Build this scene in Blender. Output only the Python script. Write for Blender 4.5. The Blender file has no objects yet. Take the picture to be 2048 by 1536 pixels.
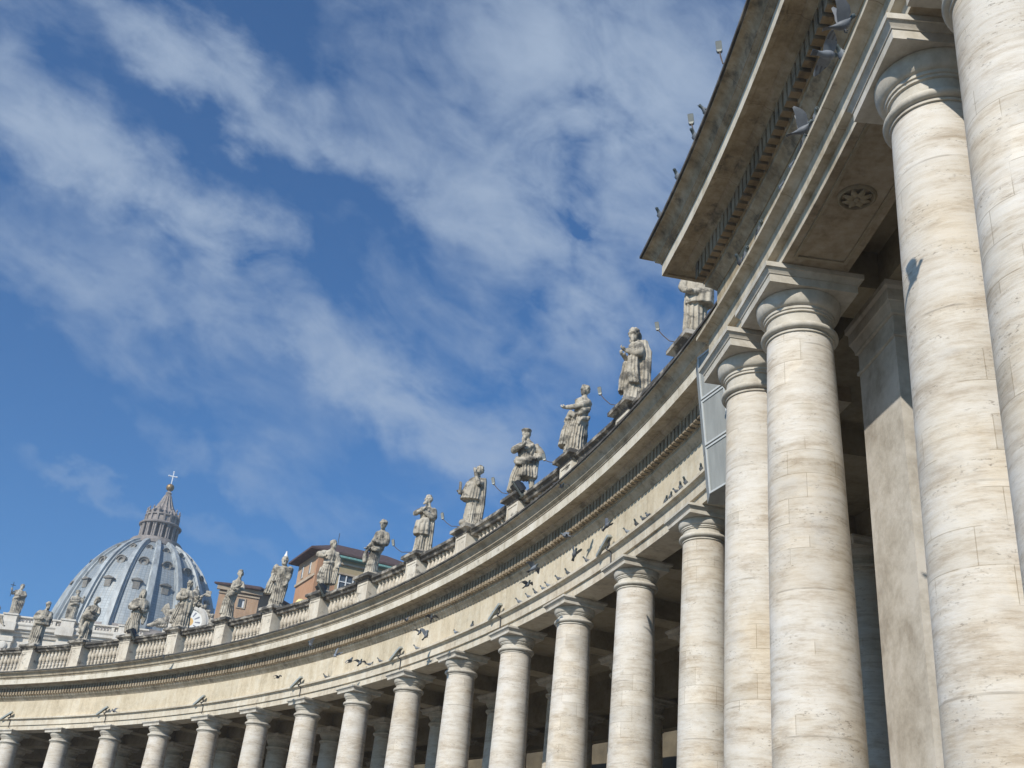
import bpy, bmesh, math, random
from mathutils import Vector, Matrix, noise
from math import sin, cos, pi, radians, sqrt, atan2

random.seed(7)
scene = bpy.context.scene
COL = scene.collection

# ------------------------------------------------------------------ camera
F_PX, PITCH, ROLL = 2215.31, 0.496590, 0.093586
fw = Vector((0, cos(PITCH), sin(PITCH)))
up0 = Vector((0, -sin(PITCH), cos(PITCH)))
rt0 = Vector((1, 0, 0))
rt = cos(ROLL) * rt0 + sin(ROLL) * up0
up = -sin(ROLL) * rt0 + cos(ROLL) * up0
cam_data = bpy.data.cameras.new('camera')
cam = bpy.data.objects.new('camera', cam_data)
COL.objects.link(cam)
cam.matrix_world = Matrix(((rt.x, up.x, -fw.x, 0), (rt.y, up.y, -fw.y, 0), (rt.z, up.z, -fw.z, 1.6), (0, 0, 0, 1)))
cam_data.sensor_width = 36
cam_data.lens = F_PX / 2048 * 36
cam_data.clip_start = 0.1
cam_data.clip_end = 6000
scene.camera = cam

# ------------------------------------------------------------------ light
SUN_EL, SUN_AZ = radians(33), radians(213)      # azimuth clockwise from +Y; sun stands behind the camera, a little left
sun_dir = Vector((sin(SUN_AZ) * cos(SUN_EL), cos(SUN_AZ) * cos(SUN_EL), sin(SUN_EL)))
sd = bpy.data.lights.new('sun', 'SUN')
sd.energy = 4.8
sd.angle = radians(0.5)
sd.color = (1.0, 0.945, 0.86)
so = bpy.data.objects.new('sun', sd)
so.rotation_euler = (-sun_dir).to_track_quat('-Z', 'Y').to_euler()
so.location = sun_dir * 200
COL.objects.link(so)

scene.view_settings.view_transform = 'Standard'
scene.view_settings.look = 'None'
scene.view_settings.exposure = 0.0
scene.view_settings.gamma = 1.0

# ------------------------------------------------------------------ node helpers
class NT:
    def __init__(s, tree):
        s.t = tree; s.n = tree.nodes; s.l = tree.links
    def node(s, typ, **kw):
        n = s.n.new(typ)
        for k, v in kw.items():
            setattr(n, k, v)
        return n
    def val(s, sock, v):
        if isinstance(v, bpy.types.NodeSocket): s.l.new(v, sock)
        else: sock.default_value = v
    def math(s, op, a, b=0.0, c=None, clamp=False):
        n = s.node('ShaderNodeMath', operation=op, use_clamp=clamp)
        s.val(n.inputs[0], a); s.val(n.inputs[1], b)
        if c is not None: s.val(n.inputs[2], c)
        return n.outputs[0]
    def vmath(s, op, a, b=None):
        n = s.node('ShaderNodeVectorMath', operation=op)
        s.val(n.inputs[0], a)
        if b is not None: s.val(n.inputs[1], b)
        return n.outputs['Value'] if op in ('DOT_PRODUCT', 'LENGTH', 'DISTANCE') else n.outputs[0]
    def ramp(s, fac, stops, interp='LINEAR'):
        n = s.node('ShaderNodeValToRGB')
        n.color_ramp.interpolation = interp
        el = n.color_ramp.elements
        while len(el) < len(stops): el.new(0.5)
        for e, (p, c) in zip(el, stops):
            e.position = p
            e.color = (c, c, c, 1) if isinstance(c, (int, float)) else (*c, 1)
        s.val(n.inputs[0], fac)
        return n.outputs[0]
    def mix(s, fac, a, b, blend='MIX'):
        n = s.node('ShaderNodeMix', data_type='RGBA', blend_type=blend)
        s.val(n.inputs[0], fac)
        for i, v in ((6, a), (7, b)):
            if isinstance(v, tuple) and len(v) == 3: v = (*v, 1)
            s.val(n.inputs[i], v)
        return n.outputs[2]
    def noise(s, vec, scale, detail=4, rough=0.55, dist=0.0):
        n = s.node('ShaderNodeTexNoise')
        s.l.new(vec, n.inputs['Vector'])
        n.inputs['Scale'].default_value = scale
        n.inputs['Detail'].default_value = detail
        n.inputs['Roughness'].default_value = rough
        n.inputs['Distortion'].default_value = dist
        return n.outputs[0]
    def mapping(s, vec, scale=(1, 1, 1), rot=(0, 0, 0), loc=(0, 0, 0)):
        n = s.node('ShaderNodeMapping')
        s.l.new(vec, n.inputs[0])
        n.inputs['Scale'].default_value = scale
        n.inputs['Rotation'].default_value = rot
        n.inputs['Location'].default_value = loc
        return n.outputs[0]
    def xyz(s, vec):
        n = s.node('ShaderNodeSeparateXYZ'); s.l.new(vec, n.inputs[0]); return n.outputs
    def comb(s, x, y, z):
        n = s.node('ShaderNodeCombineXYZ')
        for i, v in enumerate((x, y, z)): s.val(n.inputs[i], v)
        return n.outputs[0]

# ------------------------------------------------------------------ world: sky with high thin cloud
world = bpy.data.worlds.new('World')
scene.world = world
world.use_nodes = True
W = NT(world.node_tree)
W.n.clear()
out = W.node('ShaderNodeOutputWorld')
bg = W.node('ShaderNodeBackground')
W.l.new(bg.outputs[0], out.inputs[0])
sky = W.node('ShaderNodeTexSky', sky_type='NISHITA')
sky.sun_disc = False
sky.sun_elevation = SUN_EL
sky.sun_rotation = SUN_AZ
sky.altitude = 50
sky.air_density = 1.0
sky.dust_density = 0.4
sky.ozone_density = 3.0
tc = W.node('ShaderNodeTexCoord')
D = tc.outputs['Generated']
dx, dy, dz = W.xyz(D)
dzc = W.math('MAXIMUM', dz, 0.06)
P = W.comb(W.math('DIVIDE', dx, dzc), W.math('DIVIDE', dy, dzc), 0.0)    # where the ray meets a flat cloud layer
# streaks of thin cloud, combed by the wind from upper left to lower right; each patch stands in a fixed direction of the sky
def sky_dir(px, py):
    v = fw + rt * ((px - 1024) / F_PX) + up * ((768 - py) / F_PX)
    return v.normalized()
def axes(d0, deg):
    r_ = (rt - d0 * rt.dot(d0)).normalized(); u_ = d0.cross(r_) * -1
    if u_.dot(up) < 0: u_ = -u_
    a_ = radians(deg)
    return r_ * cos(a_) - u_ * sin(a_), r_ * sin(a_) + u_ * cos(a_)
E1, E2 = axes(sky_dir(700, 500), 32)
def plane(vec, s1, s2, off):
    return W.comb(W.math('MULTIPLY', W.vmath('DOT_PRODUCT', vec, tuple(E1)), s1), W.math('MULTIPLY', W.vmath('DOT_PRODUCT', vec, tuple(E2)), s2), off)
wn = W.node('ShaderNodeTexNoise'); W.l.new(plane(D, 9, 12, 0.0), wn.inputs['Vector'])
wn.inputs['Scale'].default_value = 1.0; wn.inputs['Detail'].default_value = 6; wn.inputs['Roughness'].default_value = 0.6
wv = W.vmath('MULTIPLY', W.vmath('SUBTRACT', wn.outputs['Color'], (0.5, 0.5, 0.5)), (0.15, 0.15, 0.15))
DW = W.vmath('ADD', D, wv)
CLOUDS = [  # direction (as pixels of the photograph), half length, half width, slope, weight
    (50, 130, 190, 80, 60, 0.50), (240, 30, 210, 60, 25, 0.50), (390, 120, 130, 45, 35, 0.48), (200, 350, 330, 66, 28, 0.92), (400, 455, 150, 46, 22, 0.62), (30, 300, 110, 60, 20, 0.45),
    (590, 245, 210, 44, 33, 0.88), (645, 175, 50, 34, 30, 0.42), (80, 560, 290, 70, 32, 0.36), (340, 620, 240, 42, 20, 0.36), (1090, 110, 260, 140, 35, 0.62),
    (1370, 130, 240, 200, 0, 0.85), (980, 430, 300, 110, 42, 0.58), (1220, 610, 240, 75, 42, 0.52), (690, 710, 330, 66, 27, 0.62),
    (860, 850, 260, 46, 30, 0.52), (190, 965, 120, 24, 32, 0.46), (1250, 400, 230, 140, 30, 0.55), (430, 1085, 110, 26, 30, 0.25), (760, 60, 130, 40, 20, 0.22),
    (690, 1000, 280, 50, 20, 0.36), (430, 930, 220, 40, 30, 0.26), (350, 760, 200, 40, 25, 0.22), (980, 630, 200, 45, 30, 0.32), (560, 560, 160, 36, 30, 0.22), (1080, 780, 160, 40, 35, 0.35),
    (1150, 420, 380, 260, 40, 0.28), (760, 800, 440, 130, 25, 0.22)]
total = None
for px_, py_, a_, b_, dg_, w_ in CLOUDS:
    d0 = sky_dir(px_, py_); e1, e2 = axes(d0, dg_)
    u_ = W.math('MULTIPLY', W.math('SUBTRACT', W.vmath('DOT_PRODUCT', DW, tuple(e1)), d0.dot(e1)), F_PX / a_)
    v_ = W.math('MULTIPLY', W.math('SUBTRACT', W.vmath('DOT_PRODUCT', DW, tuple(e2)), d0.dot(e2)), F_PX / b_)
    q = W.math('ADD', W.math('MULTIPLY', u_, u_), W.math('MULTIPLY', v_, v_))
    front = W.math('MULTIPLY', W.math('POWER', 2.71828, W.math('MULTIPLY', q, -0.8)), w_)
    total = front if total is None else W.math('ADD', total, front)
total = W.math('MULTIPLY', total, W.math('GREATER_THAN', W.vmath('DOT_PRODUCT', D, tuple(fw)), 0.0))
streak = W.noise(plane(D, 8.5, 14, 1.3), 1.0, 7, 0.56, 0.5)
fine = W.noise(plane(D, 28, 40, 2.7), 1.0, 5, 0.6, 0.6)
tex = W.math('ADD', W.math('MULTIPLY', streak, 0.78), W.math('MULTIPLY', fine, 0.22))
texr = W.ramp(tex, [(0.32, 0.0), (0.5, 0.78), (0.68, 1.6)])
# thinner cloud over the rest of the sky
rest = W.ramp(W.noise(W.mapping(P, (1.3, 2.6, 1), (0, 0, radians(-50))), 1.0, 6, 0.58, 0.4), [(0.45, 0.0), (0.75, 0.7)])
away = W.ramp(W.vmath('DOT_PRODUCT', D, tuple(fw)), [(0.55, 1.0), (0.85, 0.0)])
veil = W.math('MULTIPLY', W.ramp(tex, [(0.45, 0.0), (0.72, 0.12)]), W.ramp(dz, [(0.30, 0.35), (0.5, 1.0)]))
cov = W.math('ADD', W.math('SUBTRACT', W.math('MULTIPLY', total, texr), 0.12), W.math('ADD', veil, W.math('MULTIPLY', rest, away)))
# thick cloud saturates softly
cov = W.math('SUBTRACT', 1.0, W.math('POWER', 2.71828, W.math('MULTIPLY', W.math('MAXIMUM', cov, 0.0), -0.95)))
SKYMUL = W.mix(1.0, sky.outputs[0], (0.60, 1.22, 1.72), 'MULTIPLY')
sk = W.mix(cov, SKYMUL, (5.6, 6.9, 8.8))
W.l.new(sk, bg.inputs[0])
bg.inputs[1].default_value = 0.075

# ------------------------------------------------------------------ object helpers
def setp(o, label=None, cat=None, group=None, kind=None):
    if label: o['label'] = label
    if cat: o['category'] = cat
    if group: o['group'] = group
    if kind: o['kind'] = kind
    return o
def empty(name, loc=(0, 0, 0), rz=0.0, label=None, cat=None, group=None):
    o = bpy.data.objects.new(name, None)
    o.location = loc; o.rotation_euler = (0, 0, rz)
    o.empty_display_size = 0.2
    COL.objects.link(o)
    return setp(o, label, cat, group)
def obj(name, bm, mat, parent=None, loc=(0, 0, 0), rz=0.0, smooth=None, mats=None):
    me = bpy.data.meshes.new(name)
    if isinstance(bm, bmesh.types.BMesh):
        bm.normal_update(); bm.to_mesh(me); bm.free()
    else:
        me = bm
    if mats:
        for m in mats: me.materials.append(m)
    elif mat: me.materials.append(mat)
    if smooth is not None:
        shade(me, smooth)
    o = bpy.data.objects.new(name, me)
    o.location = loc; o.rotation_euler = (0, 0, rz)
    COL.objects.link(o)
    if parent: o.parent = parent
    return o
def shade(me, ang):
    """smooth, with edges sharper than ang degrees kept sharp"""
    me.polygons.foreach_set('use_smooth', [True] * len(me.polygons))
    if ang < 179:
        bm = bmesh.new(); bm.from_mesh(me)
        a = radians(ang)
        for e in bm.edges:
            if len(e.link_faces) == 2 and e.calc_face_angle(0) > a: e.smooth = False
        bm.to_mesh(me); bm.free()
def copy(o, parent=None, loc=None, rz=None):
    c = o.copy(); COL.objects.link(c)
    if parent is not None: c.parent = parent
    if loc is not None: c.location = loc
    if rz is not None: c.rotation_euler = (0, 0, rz)
    return c
def box(bm, x0, x1, y0, y1, z0, z1, M=None):
    vs = [bm.verts.new((x, y, z)) for x in (x0, x1) for y in (y0, y1) for z in (z0, z1)]
    if M:
        for v in vs: v.co = M @ v.co
    for f in ((0, 1, 3, 2), (4, 6, 7, 5), (0, 4, 5, 1), (2, 3, 7, 6), (0, 2, 6, 4), (1, 5, 7, 3)):
        bm.faces.new([vs[i] for i in f])
    return vs
def lathe(bm, prof, n=32, M=None, cap=True, a0=0.0):
    rings = []
    for r, z in prof:
        ring = []
        for k in range(n):
            a = a0 + 2 * pi * k / n
            co = Vector((r * cos(a), r * sin(a), z))
            ring.append(bm.verts.new(M @ co if M else co))
        rings.append(ring)
    for a, b in zip(rings, rings[1:]):
        for k in range(n):
            bm.faces.new((a[k], a[(k + 1) % n], b[(k + 1) % n], b[k]))
    if cap:
        bm.faces.new(list(reversed(rings[0]))); bm.faces.new(rings[-1])
    return rings
def loft(bm, rings, cap=True):
    """rings: lists of Vectors, same count"""
    R_ = [[bm.verts.new(v) for v in r] for r in rings]
    n = len(R_[0])
    for a, b in zip(R_, R_[1:]):
        for k in range(n):
            bm.faces.new((a[k], a[(k + 1) % n], b[(k + 1) % n], b[k]))
    if cap:
        bm.faces.new(list(reversed(R_[0]))); bm.faces.new(R_[-1])
def tube(bm, pts, rad, n=8, flat=None):
    pts = [Vector(p) for p in pts]
    if not hasattr(rad, '__len__'): rad = [rad] * len(pts)
    rings = []; ref = None
    for i, p in enumerate(pts):
        t = (pts[min(i + 1, len(pts) - 1)] - pts[max(i - 1, 0)]).normalized()
        if ref is None:
            ref = t.cross(Vector((0, 0, 1)))
            if ref.length < 0.1: ref = t.cross(Vector((0, 1, 0)))
        a = (ref - t * ref.dot(t)).normalized(); ref = a
        b = t.cross(a)
        rings.append([p + rad[i] * (cos(2 * pi * k / n) * a + sin(2 * pi * k / n) * b) for k in range(n)])
    loft(bm, rings)
def catmull(pts, m=4):
    pts = [Vector(p) for p in pts]
    P_ = [pts[0]] + pts + [pts[-1]]
    o = []
    for i in range(1, len(P_) - 2):
        for k in range(m):
            t = k / m
            a, b, c, d = P_[i - 1], P_[i], P_[i + 1], P_[i + 2]
            o.append(0.5 * ((2 * b) + (c - a) * t + (2 * a - 5 * b + 4 * c - d) * t * t + (3 * b - a - 3 * c + d) * t ** 3))
    o.append(pts[-1]); return o
def new():
    return bmesh.new()

# ------------------------------------------------------------------ layout of the colonnade
CX, CY, R = -66.1147, 11.8823, 73.8669
TH0, DT, ZA = 0.500611, 0.0643388, 12.9
def th(idx): return TH0 + DT * idx
def cp(idx, p, dz):            # p metres in front of the column axes (towards the square), dz above the column necks
    a = th(idx); r = R - p
    return Vector((CX + r * sin(a), CY + r * cos(a), ZA + dz))
def rz_at(idx): return -th(idx)         # local -Y faces the square
def sweep(bm, stations, prof_n):
    """stations: list of lists of Vector (one closed profile each)"""
    uvl = bm.loops.layers.uv.verify()
    Vv = [[bm.verts.new(c) for c in st] for st in stations]
    u = [0.0]
    for a, b in zip(stations, stations[1:]): u.append(u[-1] + (a[0] - b[0]).length)
    v = [0.0]
    st = stations[0]
    for k in range(prof_n): v.append(v[-1] + (st[k] - st[(k + 1) % prof_n]).length)
    for i in range(len(Vv) - 1):
        for k in range(prof_n):
            k2 = (k + 1) % prof_n
            f = bm.faces.new((Vv[i][k], Vv[i + 1][k], Vv[i + 1][k2], Vv[i][k2]))
            for lp, uv in zip(f.loops, ((u[i], v[k]), (u[i + 1], v[k]), (u[i + 1], v[k + 1]), (u[i], v[k + 1]))):
                lp[uvl].uv = uv
    bm.faces.new(list(reversed(Vv[0]))); bm.faces.new(Vv[-1])
    bmesh.ops.recalc_face_normals(bm, faces=bm.faces[:])
def frange(a, b, st):
    n = max(1, int(math.ceil((b - a) / st - 1e-6)))
    return [a + (b - a) * i / n for i in range(n + 1)]
def arc(bm, prof, i0, i1, dp=0.0, dzz=0.0, st=0.1):
    stations = [[cp(i, p + dp, z + dzz) for p, z in prof] for i in frange(i0, i1, st)]
    sweep(bm, stations, len(prof))
def arc_mitred(bm, prof, i0, i1, dp, dzz, pf, pback, st=0.1):
    """arc with both ends returned at right angles back to pback; pf = face the ends are measured at"""
    def idx_end(p, s):
        p = max(p, pf)
        return (i0 - (p - pf) / ((R - p) * DT)) if s < 0 else (i1 + (p - pf) / ((R - p) * DT))
    S = []
    full = [(p + dp, z + dzz) for p, z in prof]
    S.append([cp(idx_end(p, -1), min(p, pback + 0.001 * k), z) for k, (p, z) in enumerate(full)])
    S.append([cp(idx_end(p, -1), p, z) for p, z in full])
    for i in frange(i0, i1, st)[1:-1]:
        S.append([cp(i, p, z) for p, z in full])
    S.append([cp(idx_end(p, 1), p, z) for p, z in full])
    S.append([cp(idx_end(p, 1), min(p, pback + 0.001 * k), z) for k, (p, z) in enumerate(full)])
    sweep(bm, S, len(full))

# ------------------------------------------------------------------ materials
def mat(name):
    m = bpy.data.materials.new(name); m.use_nodes = True
    T = NT(m.node_tree); T.n.clear()
    o = T.node('ShaderNodeOutputMaterial'); b = T.node('ShaderNodeBsdfPrincipled')
    T.l.new(b.outputs[0], o.inputs[0])
    return m, T, b
def bump(T, b, h, strength=0.3, dist=0.02):
    n = T.node('ShaderNodeBump')
    n.inputs['Strength'].default_value = strength
    n.inputs['Distance'].default_value = dist
    T.l.new(h, n.inputs['Height']); T.l.new(n.outputs[0], b.inputs['Normal'])
def obj_vec(T, per_object=True):
    tc = T.node('ShaderNodeTexCoord')
    v = tc.outputs['Object']
    if per_object:
        oi = T.node('ShaderNodeObjectInfo')
        r = T.math('MULTIPLY', oi.outputs['Random'], 57.0)
        r2 = T.math('MULTIPLY', oi.outputs['Random'], 23.0)
        return v, T.vmath('ADD', v, T.comb(r, r2, r)), oi.outputs['Random']
    return v, v, None

def mat_travertine():
    """bedded travertine of the column shafts: horizontal beds, pits, patched blocks"""
    m, T, b = mat('travertine_shaft')
    v, vo, rnd = obj_vec(T)
    beds = T.noise(T.mapping(vo, (0.55, 0.55, 2.6)), 1.0, 7, 0.70, 0.3)
    beds2 = T.noise(T.mapping(vo, (1.8, 1.8, 13.0)), 1.0, 6, 0.74, 0.15)
    big = T.noise(vo, 0.6, 4, 0.6)
    mid_ = T.noise(T.mapping(vo, (1.5, 1.5, 3.0)), 1.0, 5, 0.65)
    thin = T.noise(T.mapping(vo, (3.2, 3.2, 34.0)), 1.0, 5, 0.72, 0.1)
    f = T.math('ADD', T.math('ADD', T.math('MULTIPLY', beds, 0.30), T.math('MULTIPLY', beds2, 0.30)), T.math('ADD', T.math('MULTIPLY', mid_, 0.28), T.math('MULTIPLY', thin, 0.12)))
    col = T.ramp(f, [(0.35, (0.34, 0.275, 0.20)), (0.43, (0.48, 0.415, 0.33)), (0.485, (0.585, 0.53, 0.445)), (0.54, (0.64, 0.595, 0.52)), (0.65, (0.685, 0.65, 0.59))])
    warm = T.ramp(big, [(0.38, (0.965, 0.975, 0.99)), (0.50, (1.0, 1.0, 1.0)), (0.66, (1.0, 0.955, 0.88))])
    col = T.mix(0.9, col, warm, 'MULTIPLY')
    # each drum is cut from a slightly different block
    oz = T.xyz(v)[2]
    dr = T.math('FLOOR', T.math('ADD', T.math('MULTIPLY', oz, 0.42), T.math('ADD', rnd, 0.5)))
    wno = T.node('ShaderNodeTexWhiteNoise', noise_dimensions='2D')
    T.l.new(T.comb(dr, T.math('MULTIPLY', rnd, 41.0), 0.0), wno.inputs['Vector'])
    col = T.mix(1.0, col, T.ramp(wno.outputs['Value'], [(0.0, (0.90, 0.885, 0.87)), (0.5, (0.97, 0.97, 0.97)), (1.0, (1.02, 1.02, 1.03))]), 'MULTIPLY')
    # inlaid repair blocks
    x, y, z = T.xyz(v)
    ang = T.math('MULTIPLY', T.math('ARCTAN2', y, x), 0.72)
    bv = T.comb(T.math('ADD', ang, T.math('MULTIPLY', rnd, 9.0)), T.math('ADD', z, T.math('MULTIPLY', rnd, 31.0)), 0.0)
    br = T.node('ShaderNodeTexBrick')
    T.l.new(bv, br.inputs['Vector'])
    br.offset = 0.37
    br.inputs['Scale'].default_value = 1.0
    br.inputs['Brick Width'].default_value = 0.95
    br.inputs['Row Height'].default_value = 0.46
    br.inputs['Mortar Size'].default_value = 0.006
    br.inputs['Mortar Smooth'].default_value = 0.3
    br.inputs['Color1'].default_value = (0.86, 0.85, 0.83, 1)
    br.inputs['Color2'].default_value = (1.08, 1.07, 1.05, 1)
    br.inputs['Mortar'].default_value = (0.62, 0.58, 0.52, 1)
    pm = T.ramp(T.noise(T.vmath('ADD', vo, (9.1, 4.2, 1.7)), 0.75, 2, 0.5), [(0.54, 0.0), (0.56, 1.0)])
    col = T.mix(pm, col, T.mix(1.0, col, br.outputs[0], 'MULTIPLY'))
    # joints between the drums
    zz = T.math('FRACT', T.math('ADD', T.math('MULTIPLY', z, 0.42), rnd))
    jl = T.ramp(T.math('ABSOLUTE', T.math('SUBTRACT', zz, 0.5)), [(0.0, 1.0), (0.0045, 1.0), (0.006, 0.0)])
    jm = T.math('MULTIPLY', jl, T.ramp(T.noise(vo, 1.7, 2), [(0.47, 0.0), (0.6, 0.5)]))
    col = T.mix(jm, col, (0.20, 0.165, 0.125))
    # rough brown beds where the stone is open and pitted
    open_ = T.math('MULTIPLY', T.ramp(T.noise(T.mapping(vo, (0.75, 0.75, 4.5), (0, 0, 0), (7, 2, 3)), 1.0, 5, 0.62), [(0.57, 0.0), (0.66, 1.0)]), T.ramp(T.noise(T.mapping(vo, (9, 9, 34)), 1.0, 4, 0.7), [(0.40, 0.15), (0.60, 1.0)]))
    col = T.mix(T.math('MULTIPLY', open_, 0.55), col, (0.34, 0.275, 0.205))
    # pits following the bedding
    pits = T.noise(T.mapping(vo, (12, 12, 34)), 1.0, 4, 0.72)
    pit = T.math('MULTIPLY', T.ramp(pits, [(0.58, 0.0), (0.64, 1.0)]), T.ramp(T.noise(T.mapping(vo, (1.1, 1.1, 3.2)), 1.0, 3), [(0.48, 0.0), (0.62, 0.65)]))
    col = T.mix(pit, col, (0.17, 0.135, 0.10))
    grey = T.math('MULTIPLY', T.ramp(T.noise(T.mapping(vo, (0.9, 0.9, 1.6), (0, 0, 0), (3, 8, 5)), 1.0, 4), [(0.62, 0.0), (0.74, 1.0)]), 0.4)
    col = T.mix(grey, col, (0.44, 0.43, 0.41))
    T.l.new(col, b.inputs['Base Color'])
    b.inputs['Roughness'].default_value = 0.82
    bump(T, b, T.math('SUBTRACT', T.math('ADD', f, T.math('MULTIPLY', beds2, 0.4)), T.math('MULTIPLY', pit, 0.8)), 0.35, 0.03)
    return m

def mat_stone(name, dark, mid, light, scale=0.8, streak=0.35, crust=0.0, joints=0.0, bmp=0.25, crust_at=0.56):
    """weathered dressed stone; crust = black lichen in blotches"""
    m, T, b = mat(name)
    v, vo, rnd = obj_vec(T)
    n1 = T.noise(vo, scale, 6, 0.62, 0.3)
    n2 = T.noise(T.mapping(vo, (2.6, 2.6, 0.5)), 1.0, 5, 0.6)
    n3 = T.noise(vo, 7.5, 4, 0.65)
    f = T.math('ADD', T.math('MULTIPLY', n1, 0.75 - streak), T.math('ADD', T.math('MULTIPLY', n2, streak), T.math('MULTIPLY', n3, 0.25)))
    col = T.ramp(f, [(0.37, dark), (0.5, mid), (0.61, light)])
    if joints:
        uv = T.node('ShaderNodeUVMap')
        br = T.node('ShaderNodeTexBrick'); T.l.new(uv.outputs[0], br.inputs['Vector'])
        br.inputs['Scale'].default_value = 1.0
        br.inputs['Brick Width'].default_value = 2.33
        br.inputs['Row Height'].default_value = 60
        br.inputs['Mortar Size'].default_value = 0.008
        br.inputs['Color1'].default_value = (0.91, 0.91, 0.90, 1)
        br.inputs['Color2'].default_value = (1.05, 1.04, 1.03, 1)
        br.inputs['Mortar'].default_value = (0.55, 0.5, 0.45, 1)
        col = T.mix(joints, col, T.mix(1.0, col, br.outputs[0], 'MULTIPLY'))
    if crust:
        c1 = T.noise(T.mapping(vo, (1.5, 1.5, 2.6), (0, 0, 0), (4, 4, 9)), 1.0, 6, 0.68)
        cm = T.ramp(c1, [(crust_at - 0.08, 0.0), (crust_at + 0.03, 1.0)])
        col = T.mix(T.math('MULTIPLY', cm, crust), col, (0.045, 0.042, 0.038))
    T.l.new(col, b.inputs['Base Color'])
    b.inputs['Roughness'].default_value = 0.88
    bump(T, b, T.math('ADD', n3, T.math('MULTIPLY', n1, 0.6)), bmp, 0.025)
    return m
def mat_plain(name, col, rough=0.6, metal=0.0, var=0.15, scale=3.0, stretch=(1, 1, 1)):
    m, T, b = mat(name)
    v, vo, rnd = obj_vec(T)
    n = T.noise(T.mapping(vo, stretch), scale, 5, 0.6)
    c = T.mix(T.ramp(n, [(0.35, 0.0), (0.65, 1.0)]), tuple(x * (1 - var) for x in col), tuple(min(1, x * (1 + var)) for x in col))
    T.l.new(c, b.inputs['Base Color'])
    b.inputs['Roughness'].default_value = rough
    b.inputs['Metallic'].default_value = metal
    return m
M = {}
M['shaft'] = mat_travertine()
M['capital'] = mat_stone('travertine_capital', (0.36, 0.32, 0.26), (0.50, 0.46, 0.385), (0.60, 0.56, 0.49), 1.4, 0.2)
M['arch'] = mat_stone('architrave_stone', (0.41, 0.345, 0.255), (0.57, 0.505, 0.395), (0.65, 0.60, 0.495), 0.7, 0.4, joints=0.8, crust=0.35, crust_at=0.66)
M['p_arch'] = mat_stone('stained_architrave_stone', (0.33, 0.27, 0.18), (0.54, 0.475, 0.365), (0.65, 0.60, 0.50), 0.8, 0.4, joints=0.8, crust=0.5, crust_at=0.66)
M['frieze'] = mat_stone('frieze_plaster', (0.44, 0.365, 0.25), (0.58, 0.50, 0.365), (0.65, 0.59, 0.47), 0.55, 0.40, joints=0.9, crust=0.12, crust_at=0.60)
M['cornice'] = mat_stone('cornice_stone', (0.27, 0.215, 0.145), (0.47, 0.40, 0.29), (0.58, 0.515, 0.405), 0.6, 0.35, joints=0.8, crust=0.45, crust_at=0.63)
M['washed_lit'] = mat_stone('washed_lit_edge', (0.40, 0.35, 0.26), (0.60, 0.55, 0.45), (0.67, 0.63, 0.54), 0.7, 0.35, joints=0.6, crust=0.5, crust_at=0.68)  # pale corona face: clean stone, whitened to stand for grazing sun
M['p_cornice'] = mat_stone('stained_shaded_cornice_stone', (0.19, 0.146, 0.092), (0.37, 0.30, 0.20), (0.50, 0.425, 0.315), 0.75, 0.3, joints=0.8, crust=0.62, crust_at=0.625, bmp=0.4)  # brown stain, deepened so the colour also carries the shade under the cornice
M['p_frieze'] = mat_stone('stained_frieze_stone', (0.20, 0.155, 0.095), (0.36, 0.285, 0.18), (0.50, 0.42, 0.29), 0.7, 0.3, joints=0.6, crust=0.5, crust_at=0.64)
M['gutter'] = mat_stone('lead_gutter_edge', (0.06, 0.058, 0.055), (0.13, 0.12, 0.11), (0.25, 0.23, 0.20), 1.6, 0.2, crust=0.7, crust_at=0.5)
M['rail'] = mat_stone('crusted_rail_stone', (0.20, 0.175, 0.14), (0.35, 0.315, 0.26), (0.47, 0.43, 0.365), 1.1, 0.25, crust=0.92, crust_at=0.475)
M['cap'] = mat_stone('pedestal_cap_stone', (0.22, 0.19, 0.15), (0.37, 0.335, 0.275), (0.49, 0.45, 0.385), 1.1, 0.25, crust=0.9, crust_at=0.51)
M['pedestal'] = mat_stone('pedestal_stone', (0.44, 0.38, 0.30), (0.58, 0.52, 0.42), (0.66, 0.61, 0.515), 0.9, 0.35, crust=0.85, crust_at=0.64)
M['baluster'] = mat_stone('baluster_stone', (0.34, 0.29, 0.22), (0.52, 0.455, 0.36), (0.62, 0.56, 0.46), 2.0, 0.2, crust=0.7, crust_at=0.63)
M['statue'] = mat_stone('statue_stone', (0.20, 0.175, 0.135), (0.405, 0.36, 0.285), (0.54, 0.49, 0.40), 1.6, 0.4, crust=0.78, crust_at=0.575, bmp=0.4)
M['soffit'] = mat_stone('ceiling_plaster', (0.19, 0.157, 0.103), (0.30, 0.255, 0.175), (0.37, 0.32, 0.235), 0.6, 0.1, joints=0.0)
M['pier'] = mat_stone('pier_stone', (0.35, 0.31, 0.255), (0.475, 0.435, 0.37), (0.565, 0.525, 0.46), 1.3, 0.0, bmp=0.3)
M['white_stone'] = mat_stone('pale_facade_stone', (0.45, 0.41, 0.35), (0.60, 0.56, 0.49), (0.68, 0.65, 0.59), 0.25, 0.3)
M['ochre'] = mat_stone('orange_stucco', (0.33, 0.17, 0.09), (0.42, 0.228, 0.125), (0.47, 0.272, 0.16), 0.25, 0.35, bmp=0.05)
M['ochre_pale'] = mat_stone('pale_orange_stucco', (0.34, 0.22, 0.135), (0.43, 0.285, 0.18), (0.48, 0.335, 0.22), 0.25, 0.35, bmp=0.05)
M['trim'] = mat_stone('stucco_trim', (0.32, 0.25, 0.175), (0.42, 0.335, 0.24), (0.49, 0.405, 0.30), 0.6, 0.2, bmp=0.05)
M['tile'] = mat_plain('roof_tile', (0.075, 0.045, 0.042), 0.9, 0, 0.45, 2.2, (1, 1, 3))
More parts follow.
